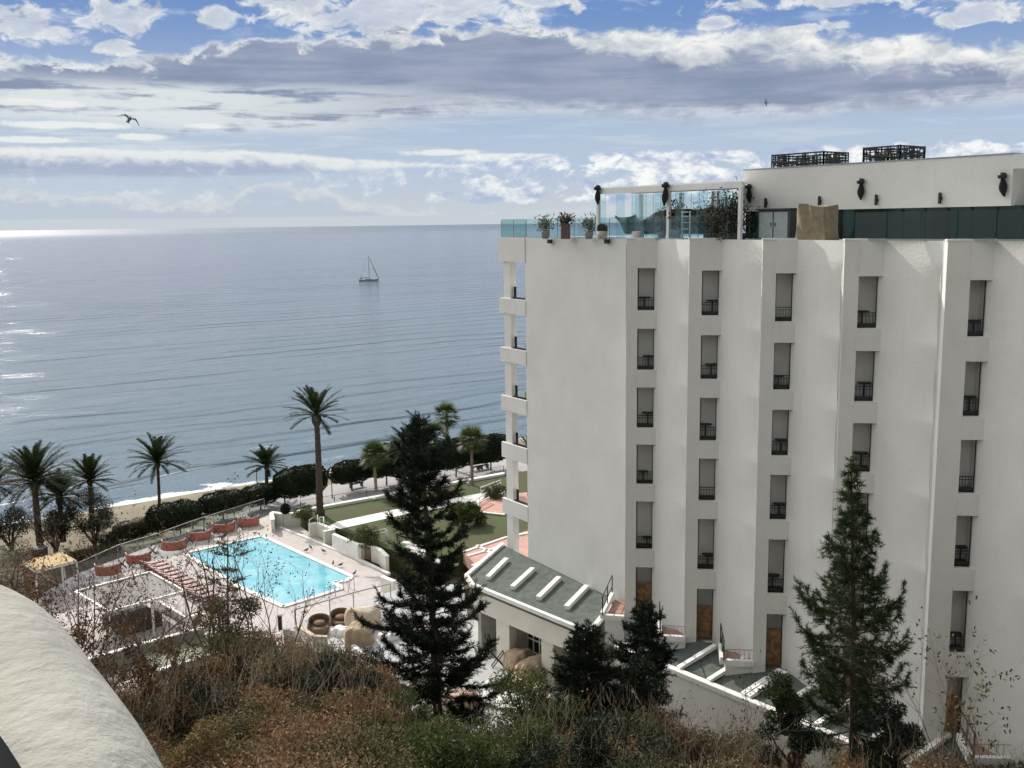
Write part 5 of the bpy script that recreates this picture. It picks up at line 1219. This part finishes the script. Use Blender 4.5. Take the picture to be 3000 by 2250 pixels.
# low walls in front of the cabana
def wall(pts,z0,z1,label,m_=PLASTER2,capm=COPING,th=.22,name='garden_wall',cap=.08):
    rt=empty(name,(pts[0].x,pts[0].y,z0),label,'wall')
    for i in range(len(pts)-1):
        A_,B_=pts[i],pts[i+1]; 
        pp(MB().beam(Vector((A_.x,A_.y,(z0+z1)/2)),Vector((B_.x,B_.y,(z0+z1)/2)),th,z1-z0),'wall_face',m_,root=rt)
        if cap: pp(MB().beam(Vector((A_.x,A_.y,z1+cap/2+.002)),Vector((B_.x,B_.y,z1+cap/2+.002)),th+.08,cap),'cap',capm,root=rt)
    return rt
GREENY=mat('mossy_render',(.22,.24,.18),.95,.2,.8,stain=.3)
zw=6.2
wall([onface('J',560,770,zw),onface('J',1000,640,zw),onface('J',1550,492,zw)],3.8,zw,'low white-capped wall in front of the cabana and the air conditioner',m_=GREENY)
pA,pB,pC,pD=[onface('J',*k,zw-.6) for k in ((1060,630),(1545,510),(1640,690),(1180,820))]
struct(MB().prism([(v_.x,v_.y) for v_ in (pA,pB,pC,pD)],3.5,zw-.6).build('mossy_ledge',GREENY))
wall([onface('J',1165,828,zw-.5),onface('J',1640,690,zw-.5)],2.5,zw-.5,'second low wall with a pale cap below the first one, half lost in scrub',m_=GREENY,cap=.06)
# pale flat things stacked behind the cabana
# walls and planters between deck and garden
rt=wall([onface('M',352,185,ZD+1.2),onface('M',480,205,ZD+1.2),onface('M',660,190,ZD+1.2)],ZD-.1,ZD+1.15,'pale angled planter wall at the far corner of the pool deck',m_=CREAM,th=.3)
wall([onface('M',365,290,ZD+1.0),onface('M',352,195,ZD+1.2)],ZD-.1,ZD+1.15,'short pale wall returning along the deck corner planter',m_=CREAM,th=.3)
wall([onface('M',440,338,ZD+.15),onface('M',760,462,ZD+.15),onface('M',910,528,ZD+.15),onface('M',1200,640,ZD+.15),onface('M',1620,840,ZD+.15)],ZD-.1,ZD+.12,'low pale kerb wall between the pool deck and the garden',m_=COPING,th=.3,cap=0,name='kerb_wall')
zg2=ZD+1.15
for (pts,l) in ((((755,320),(845,305),(1025,375)),'pale box-like garden wall with a rounded corner beside the path'),(((915,400),(1025,375)),'pale garden wall block facing the pool, right of the box-like wall'),(((1210,515),(1340,545)),'pale garden wall left of the brown niche'),(((1440,560),(1520,590),(1600,670)),'curved pale garden wall right of the brown niche')):
    wall([onface('M',*k,zg2) for k in pts],ZD-.1,zg2,l,m_=CREAM,th=.3)
wall([onface('M',1340,548,zg2-.1),onface('M',1440,562,zg2-.1)],ZD-.1,zg2-.1,'brown streaked niche panel between the pale garden walls',m_=mat('brown_streak',(.33,.22,.17),.8,.3,4,stain=.5),th=.12)
wall([onface('M',1545,885,ZD+1.1),onface('M',1680,940,ZD+1.1)],ZD-.1,ZD+1.1,'pale wall stub at the near right corner of the deck',m_=CREAM,th=.3)
wall([onface('M',1020,400,ZG+.5),onface('M',1300,520,ZG+.5)],ZD-.1,ZG+.35,'white retaining kerb running down beside the lower lawn',m_=COPING,th=.35,cap=0)
# garden handrails, plants and steps
for pts,l in ((((760,270),(850,215),(850,280)),'white tubular handrail by the foot of the tall palm'),(((870,240),(915,240),(915,300)),'square white hoop rail at the end of the garden path'),(((1420,400),(1580,365),(1610,400)),'upper pale bench rail on the lower lawn'),(((1400,440),(1590,400)),'lower pale bench rail on the lower lawn')):
    w_=[onface('M',*k,ZG+.75) for k in pts]; mb=MB(); mb.tube(w_,.045,6)
    for v_ in w_: mb.tube([v_,Vector((v_.x,v_.y,ZG))],.04,6)
    mb2=mb; o=mb2.build('handrail',CURB,smooth=True,origin=w_[0]); tag(o,l,'handrail')
for (x0,y0,x1,y1,l) in ((1965,850,2120,795,'upper pale railing on the lawn beside the hotel'),(1975,880,2120,815,'second pale railing on the lawn beside the hotel'),(1890,965,2020,885,'slanting white handrail of the steps near the paved circle'),(1900,990,2030,925,'lower slanting white kerb of the steps near the paved circle')):
    a2,b2=onface('I',x0,y0,ZG+.6),onface('I',x1,y1,ZG+.6); mb=MB(); mb.beam(a2,b2,.09,.09)
    for k_ in (0,.5,1): v_=a2.lerp(b2,k_); mb.beam(v_,Vector((v_.x,v_.y,ZG)),.07,.07)
    tag(mb.build('handrail',CURB,origin=a2),l,'handrail')
for i,(x0,y0,x1,y1) in enumerate(((1370,1265,1530,1300),(1400,1300,1560,1340),(1440,1335,1600,1375),(1480,1370,1660,1420),(1560,1380,1780,1440))):
    a2,b2=onface('I',x0,y0,ZG+.35-.12*i),onface('I',x1,y1,ZG+.35-.12*i); struct(MB().beam(a2,b2,.5,.14).build('garden_step',CURB))
bushy_tree(onface('M',1370,540,ZG),1.3,1.3,'low yellow-green ferny plant on the garden wall above the niche',91,leafm=GREENLEAF,n=2600,cat='shrub',name='shrub',low=.2)
bushy_tree(onface('I',1890,1130,ZG),1.9,1.3,'bright yellow-green cycad-like bush in a white-edged bed by the hotel',92,leafm=FANLEAF,n=3000,cat='shrub',name='shrub',low=.2,leafsz=.2)
bushy_tree(onface('M',700,290,ZG),1.3,1.1,'green leafy plant at the lawn corner left of the tall palm foot',93,leafm=GREENLEAF,n=2200,cat='shrub',name='shrub',low=.2)
bushy_tree(onface('I',2080,930,ZG),1.3,1.2,'dark green bush beside the lawn railings next to the hotel',94,leafm=GREENLEAF,n=2200,cat='shrub',name='shrub',low=.2)
bushy_tree(onface('I',1790,1110,ZG),1.6,1.0,'dark spiky plant left of the yellow-green bush on the lawn',95,leafm=DARKLEAF,n=1800,cat='shrub',name='shrub',low=.2,leafsz=.2)
# white bed edge
bb=[onface('I',*k,ZG+.18) for k in ((1810,1125),(1870,1140),(1950,1100),(1930,1040))]; mb=MB()
for i in range(3): mb.beam(bb[i],bb[i+1],.25,.3)
struct(mb.build('bed_edging',CURB))
# promenade furniture
def bench(f,x,y,label,rz):
    rt=empty('bench',onface(f,x,y,4.4),label,'bench','benches on the promenade',rz)
    for s in (-.12,.08,.28): MB().box((0,s,.45),(1.7,.14,.05)).build('seat_board',BARK,rt)
    MB().box((0,.40,.75),(1.7,.05,.3)).build('backrest',BARK,rt)
    for x_ in (-.7,.7): MB().box((x_,.1,.22),(.08,.5,.44)).build('leg',BLACK,rt)
bench('I',1025,850,'dark bench under the clipped trees near the left fan palm',ra)
bench('I',1940,720,'dark bench by the trunk of the pale-trunked fan palm',ra)
bench('I',1985,712,'dark bench a little nearer the hotel than the one by the fan palm trunk',ra)
def lamp(f,x,y,yt,label,z=4.4):
    b_=onface(f,x,y,z); t_=aty(q(f,x,yt),b_.y); H=t_.z-z; rt=empty('street_lamp',b_,label,'street lamp','slim lamp posts on the promenade')
    MB().tube([(0,0,0),(0,0,.5),(0,0,H)],[.07,.05,.04],7).build('post',BLACK,rt); MB().lathe((0,0,H),[(.05,0),(.16,.05),(.20,.28),(.22,.32),(.04,.40)],10).build('lantern',BLACK,rt)
lamp('I',270,880,735,'slim lamp post left of the small date palm')
lamp('I',838,930,760,'slim lamp post between the tall palm and the boxy tree')
lamp('L',1470,400,240,'slim lamp post behind the terracotta windbreaks')
lamp('L',1215,420,330,'short lamp post behind the third terracotta windbreak')
# palm planter box with a dark plinth on the left
rt=empty('palm_planter',onface('H',345,1260,4.4),'black planter box around the reddish palm trunk','planter'); MB().box((0,0,.35),(1.0,1.0,.7)).build('box',BLACK,rt); MB().box((0,0,.72),(1.08,1.08,.06)).build('rim',GREYM,rt)
# flags of garden lights on the lawn
for i,(x,y) in enumerate(((1160,950),(905,940),(940,932),(1870,830))):
    o=MB().lathe((0,0,0),[(.05,0),(.06,.12),(.16,.16),(.13,.24),(.03,.27)],10).build('lawn_light',CURB,smooth=True); o.location=onface('I',x,y,ZG); tag(o,['small white lawn light below the left fan palm','small white lawn light near the far kerb, left of a pair','small white lawn light near the far kerb, right of a pair','small white lawn light below the pale-trunked fan palm'][i],'lawn light')
# courtyard furniture under beige covers
def cover(f,x,y,w_,d_,h,label,seed,m_=BEIGE,z=ZC,rz=0):
    rr=random.Random(seed); ph=[rr.uniform(0,6) for _ in range(4)]
    def f_(u,v_):
        an=2*PI*u; r_=1+.10*math.sin(3*an+ph[0])+.05*math.sin(7*an+ph[1])
        s=v_; prof=math.cos(s*PI/2)**.35; 
        fd=.05*math.sin(an*11+ph[1])*math.sin(s*PI); x_=math.cos(an)*(r_+fd)*w_/2*prof+.25*w_*(ph[2]/6-.5)*s; y_=math.sin(an)*(r_+fd)*d_/2*prof; z_=h*.85*(math.sin(s*PI/2)**.8)*(1+.30*math.sin(an+ph[2])*s*(1-s)*2+.22*math.sin(2*an+ph[3])*s*(1-s)*2)+.06*math.sin(an*5+ph[0])*math.sin(s*PI)
        return (x_,y_,z_)
    o=MB().grid(f_,48,12).build('covered_furniture',m_,smooth=True); o.location=onface(f,x,y,z); o.rotation_euler=(0,0,rz); return tag(o,label,'covered furniture','garden furniture under cloth covers')
PALEB=mat('pale_beige_cover',(.52,.43,.33),.95,.12,2.5,.4,6)
cover('K',925,600,2.4,1.9,1.4,'pale beige cloth cover peaked over stacked furniture beside the railing',1,PALEB,rz=.5)
cover('K',905,715,2.0,1.6,1.3,'beige cloth cover with a sharp ridge in front of the paler one',2,BEIGE,rz=1.0)
cover('E',300,910,1.7,1.5,1.25,'beige ribbed cover heap between the annex piers, the left one',3,BEIGE,rz=.3)
cover('E',400,985,2.0,1.6,1.3,'beige ribbed cover heap before the annex window, the right one',4,BEIGE,rz=.6)
cover('E',255,1060,1.7,1.2,.6,'low tan cover on the courtyard floor by the crossed stand',5,PALEB,rz=.2)
cover('K',1640,1175,2.2,1.6,.8,'pale pinkish cover seen through the lower branches of the dark pine',6,mat('pink_cover',(.55,.40,.33),.95,.1,2),rz=.2)
cover('K',1370,1040,1.4,1.1,.6,'small pale cover behind the trunk of the dark pine',7,PALEB)
cover('E',455,1110,1.6,1.0,.6,'low pale pink cover beside the green shrub in the courtyard',8,mat('pink_cover',(.55,.40,.33)))
def tub(f,x,y,label,rz):
    rt=empty('wicker_daybed',onface(f,x,y,ZC),label,'daybed','round wicker daybeds in the courtyard',rz)
    def s_(u,v_): an=PI*(u*1.3-.15); return (.78*math.cos(an)*(1-.10*v_),.78*math.sin(an)*(1-.1*v_),.35+.6*v_*math.sin(PI*(u*.8+.1))**.6)
    o=MB().grid(s_,24,6).build('backrest',WICKER,rt,smooth=True); o.modifiers.new('s','SOLIDIFY').thickness=.07
    MB().lathe((0,0,0),[(.66,0),(.76,.15),(.76,.40),(.5,.44),(.02,.45)],20).build('base',WICKER,rt,smooth=True)
    mb=MB(); mb.lathe((0,.1,.46),[(.02,0),(.36,.02),(.4,.1),(.3,.2),(.02,.24)],12); mb.build('cushion',mat('brown_cushion',(.22,.13,.09),.9,.2,4),rt,smooth=True)
tub('K',765,595,'round wicker daybed beside the beige covers, nearer the railing',.3)
tub('K',605,640,'round wicker daybed further left, by the dark post',.2)
for i,(f,x,y,l) in enumerate((('K',745,650,'pile of bright white cushions in front of the wicker daybeds'),('K',1120,690,'pile of bright white cushions behind the dark pine'),)):
    cover(f,x,y,1.5,1.0,.45,l,20+i,WHITE)
SHEET=mat('white_sheet',(.62,.63,.61),.7,.06,1.5,.8,3)
def sh_fn(u,v_): return ((u-.5)*4.0,(v_-.5)*2.4,.03+.22*abs(mnoise.noise(Vector((u*7,v_*4,3.3))))+.10*abs(math.sin(u*13+v_*4)))
o=MB().grid(sh_fn,60,36).build('plastic_sheet',SHEET,smooth=True); o.modifiers.new('s','SOLIDIFY').thickness=-.03; o.location=onface('E',230,1150,ZC); o.rotation_euler=(0,0,-.5); tag(o,'crumpled bright white sheet spread on the courtyard floor before the annex','plastic sheet')
wall([onface('K',905,915,ZC+.9),onface('K',1050,1005,ZC+.9),onface('K',1280,1115,ZC+.9)],ZC-1,ZC+.8,'white-capped low wall along the near edge of the courtyard beneath the pine',th=.2)
wall([onface('K',430,580,ZC+.7),onface('K',560,660,ZC+.7),onface('K',660,665,ZC+.7)],ZC-.8,ZC+.55,'low beige-capped wall at the left end of the courtyard',m_=CREAM,capm=mat('beige_cap',(.5,.43,.32),.8,.1),th=.2)
wall([onface('K',850,735,ZC+.4),onface('K',1010,850,ZC+.4)],ZC-.5,ZC+.3,'thin white wall behind the brown scrub left of the pine',th=.2)
rt=empty('bollard',onface('K',310,625,ZC),'short black post at the left end of the courtyard railing','post'); MB().box((0,0,.45),(.22,.22,.9)).build('shaft',BLACK,rt); MB().box((0,0,.92),(.28,.28,.05)).build('top_plate',BLACK,rt)
# pigeons on the deck
def pigeon(f,x,y,label,rz):
    rt=empty('pigeon',onface(f,x,y,ZD+.04),label,'pigeon','birds on the paving beside the pool',rz)
    mb=MB(); mb.tube([(-.26,0,.10),(-.14,0,.15),(0,0,.17),(.10,0,.20),(.15,0,.27),(.18,0,.31),(.23,0,.30)],[.02,.06,.085,.07,.04,.042,.008],8); mb.tube([(0,.03,.1),(0,.03,0)],.01,4); mb.tube([(0,-.03,.1),(0,-.03,0)],.01,4); mb.build('body',mat('pigeon_grey',(.04,.04,.045),.8,.2),rt,smooth=True)
pigeon('M',730,612,'dark bird on the far pool edge, nearest the blown leaves',.5); pigeon('M',775,580,'dark bird a step behind the first on the pool surround',2.2)
pigeon('M',915,622,'dark bird alone in the middle of the pale pool surround',2.8); pigeon('M',1018,755,'dark upright bird on the pool edge, left of a pair',1.6)
pigeon('M',1100,772,'dark bird on the pool edge, right of a pair',.2); pigeon('M',1250,862,'dark bird close to the right corner of the pool',1.0)

# ------------------------------------------------------------------ sailing boat, birds in the air
b_=onz(T(797,607),0.0); H=aty(T(797,552),b_.y).z; L_=(T(818,0)[0]-T(776,0)[0])/FPX*b_.y; print('boat',b_,H,L_)
bo=empty('sailing_boat',b_,'white sailing boat with bare mast out on the water','sailing boat',rz=rad(-4))
hb=MB()
def hull(u,v_):
    x=(u-.5)*L_; wd2=.16*L_*(1-(abs(u-.42)/.58)**2.4 if u>.42 else 1-.35*((.42-u)/.42)**2); wd2=max(.02,wd2); an=PI*v_; z=.9+.35*(u-.4)**2*4
    return (x+ (.04*L_*u if v_ in(0,1) else 0), -wd2*math.cos(an), z-(z+.5)*math.sin(an)**.7)
hb.grid(hull,20,12); hb.build('hull',mat('hull_white',(.42,.43,.45),.4,.1),bo,smooth=True)
dk=MB(); N_=20; l_=[hull(i/N_,0) for i in range(N_+1)]; r_=[hull(i/N_,1) for i in range(N_+1)]; dk.add(l_+r_,[(i,i+1,N_+2+i,N_+1+i) for i in range(N_)]); dk.build('deck',mat('boat_deck',(.30,.28,.26),.7,.1),bo)
MB().prism([(-.2*L_,-.06*L_),(.16*L_,-.05*L_),(.16*L_,.05*L_),(-.2*L_,.06*L_)],.95,1.55).build('cabin',mat('hull_white',(.42,.43,.45)),bo,bevel=.1)
MB().tube([(.02*L_,0,.9),(.02*L_,0,H)],.12,6).build('mast',mat('mast_grey',(.25,.26,.28),.5,.1),bo)
MB().tube([(.02*L_,0,2.2),(-.40*L_,0,2.0)],.16,6).build('boom',mat('mast_grey',(.25,.26,.28)),bo)
rg=MB(); rg.tube([(.52*L_,0,1.2),(.03*L_,0,H-.3)],.05,4); rg.tube([(-.48*L_,0,1.1),(.02*L_,0,H-.1)],.04,4); rg.build('rigging',mat('mast_grey',(.25,.26,.28)),bo)
MB().tube([(.50*L_,0,1.4),(.30*L_,0,H*.45),(.05*L_,0,H*.93)],[.22,.30,.1],6).build('furled_sail',mat('sail_cloth',(.4,.4,.42),.9,.05),bo)
for s in (-1,1): MB().tube([(.02*L_,s*.14*L_,1.0),(.02*L_,0,H*.9)],.035,4).build('shroud',mat('mast_grey',(.25,.26,.28)),bo)
MB().box((-.40*L_,0,1.7),(.10*L_,.10*L_,.5)).build('sprayhood',mat('hood_blue',(.05,.07,.12),.9,.1),bo)
def gull(uv,Y,span,label,roll,yaw):
    rt=empty('seagull',aty(uv,Y),label,'bird'); rt.rotation_euler=(roll,0,yaw)
    mb=MB(); mb.tube([(0,-.32,0),(0,-.2,.01),(0,0,.02),(0,.15,.02),(0,.24,.03),(0,.32,.01)],[.02,.06,.08,.07,.045,.012],8)
    h=span/2
    for s in (-1,1):
        sec=[(0,.10,-.10,.02),(.25,.13,-.08,.10),(.5,.12,-.06,.12),(.75,.02,-.10,.06),(1,-.14,-.18,-.03)]; vs=[]
        for k_,f_,b2,z in sec: vs += [(s*k_*h,f_,z),(s*k_*h,b2,z-.005),(s*k_*h,f_-.02,z-.02),(s*k_*h,b2,z-.02)]
        fs=[]
        for i in range(4): a=i*4; fs += [(a,a+1,a+5,a+4),(a+2,a+6,a+7,a+3),(a,a+4,a+6,a+2),(a+1,a+3,a+7,a+5)]
        mb.add(vs,fs)
    mb.add([(-.05,-.3,.01),(.05,-.3,.01),(.09,-.46,.0),(-.09,-.46,.0)],[(0,1,2,3)])
    mb.build('body',mat('gull_grey',(.10,.10,.10),.8,.2),rt); return rt
gull(T(279,258),46,.95,'gull gliding with long bent wings over the sea on the left',rad(10),rad(20)).rotation_euler=(rad(25),rad(24),rad(20))
gull(T(1654,222),150,1.2,'tiny distant bird high in the sky above the roof terrace',0,0).rotation_euler=(rad(20),rad(70),rad(60))

# ------------------------------------------------------------------ the rounded balcony parapet in the foreground
m,t,b=newmat('rough_stucco')
g=t.nodes.new('ShaderNodeNewGeometry'); Pn=g.outputs['Position']
mp=t.nodes.new('ShaderNodeMapping'); mp.inputs['Rotation'].default_value=(0,0,.5); mp.inputs['Scale'].default_value=(1,1,1); t.links.new(Pn,mp.inputs[0])
h_=nz(mp.outputs[0],26,5,.55,.0); h2_=nz(Pn,90,4,.6)
t.links.new(cmix(sstep(nz(Pn,5,5,.6),.3,.7),(.285,.28,.245),(.39,.385,.34)),b.inputs['Base Color']); b.inputs['Roughness'].default_value=.9
bn=t.nodes.new('ShaderNodeBump'); bn.inputs['Strength'].default_value=.75; bn.inputs['Distance'].default_value=.010; t.links.new((h_*1.0+h2_*.22).v,bn.inputs['Height']); t.links.new(bn.outputs[0],b.inputs['Normal'])
zp_=CAMH-.46
outer=[onz(T(*k),zp_) for k in ((-420,1180),(-200,1225),(-60,1262),(0,1282),(60,1308),(140,1385),(240,1490),(315,1590),(358,1665),(380,1760),(385,1900))]
N_=len(outer); sec=[(0,-1.2),(0,-.15)]+[(.115-.115*math.cos(a_),-.15+.15*math.sin(a_)) for a_ in (.35,.7,1.1,1.5,1.9,2.3,2.7)]+[(.230,-.13),(.230,-.17)]
vs=[];fs=[]; 
import itertools
def catmull(P,n):
    out_=[]
    for i in range(len(P)-1):
        p0=P[max(i-1,0)];p1=P[i];p2=P[i+1];p3=P[min(i+2,len(P)-1)]
        for j in range(n):
            t_=j/n; out_.append(.5*((2*p1)+(p2-p0)*t_+(2*p0-5*p1+4*p2-p3)*t_*t_+(3*p1-p0-3*p2+p3)*t_**3))
    out_.append(P[-1]); return out_
oc=catmull(outer,8); 
for oi,p_ in enumerate(oc):
    tg=(oc[min(oi+1,len(oc)-1)]-oc[max(oi-1,0)]); tg.z=0; tg.normalize(); inn_=Vector((tg.y,-tg.x,0))
    if inn_.dot(Vector((-.6,-.8,0)))<0: inn_=-inn_
    for s,z in sec: vs.append((p_.x+inn_.x*(s-.07+.045*max(0,(oi-24)/40)),p_.y+inn_.y*(s-.07+.045*max(0,(oi-24)/40)),zp_+z+.028))
k_=len(sec)
for i in range(len(oc)-1):
    for j in range(k_-1): a=i*k_+j; fs.append((a,a+1,a+k_+1,a+k_))
o=MB().add(vs,fs).build('balcony_parapet',m,smooth=True,origin=oc[20]); su=o.modifiers.new('s','SUBSURF'); su.levels=2; su.render_levels=2
tag(o,'thick rounded stucco parapet of the viewer\'s own balcony in the lower left corner','parapet')

vs=[];fs=[]
for i,p_ in enumerate(oc):
    tg=(oc[min(i+1,len(oc)-1)]-oc[max(i-1,0)]); tg.z=0; tg.normalize(); inn_=Vector((tg.y,-tg.x,0))
    if inn_.dot(Vector((-.6,-.8,0)))<0: inn_=-inn_
    for s,z in ((.12,-.12),(.165,-.16),(.165,-1.3)): vs.append((p_.x+inn_.x*s-oc[20].x,p_.y+inn_.y*s-oc[20].y,z+.035))
for i in range(len(oc)-1):
    for j in range(2): a=i*3+j; fs.append((a,a+1,a+4,a+3))
MB().add(vs,fs).build('added_dark_face',mat('inner_side_darkening',(.012,.018,.02),.6,.3),o,smooth=True)  # near-black face added to darken the parapet's inner side
FLZ=CAMH-1.6
struct(MB().prism([(-3.2,-1.6),(.25,-1.6),(.25,.45),(-.3,.75),(-1.2,1.15),(-3.2,1.3)],FLZ-.2,FLZ).build('balcony_floor',mat('dark_floor_tile',(.03,.035,.035),.7,.2)))

e_=[onz(k,CAMH-.36) for k in ((-260,1900),(-120,1990),(0,2100),(60,2180),(92,2260),(110,2400))]  # dark shape filling the lower left corner, modelled as a chair
vs=[];fs=[]
for i,p_ in enumerate(e_):
    for s,z in ((0,-.9),(0,-.02),(-.008,0),(-.03,0),(-.04,-.03),(-.04,-.9)): vs.append((p_.x+s,p_.y+s*.3,p_.z+z))
for i in range(len(e_)-1):
    for j in range(5): a=i*6+j; fs.append((a,a+1,a+7,a+6))
rt=empty('dark_corner_chair',(e_[3].x,e_[3].y,FLZ),'dark shape modelled as a chair back just inside the parapet in the extreme lower left corner','chair')
pp(MB().add(vs,fs),'backrest',mat('dark_fabric',(.004,.006,.007),.9,.3,spec=.1),root=rt,smooth=True)
pp(MB().box((e_[2].x-.3,e_[2].y-.25,FLZ+.45),(.5,.5,.06)),'seat',mat('dark_fabric',(.008,.012,.014)),root=rt)
for a in (-.22,.22):
    for c in (-.22,.22): pp(MB().box((e_[2].x-.3+a,e_[2].y-.25+c,FLZ+.21),(.04,.04,.42)),'leg',BLACK,root=rt)
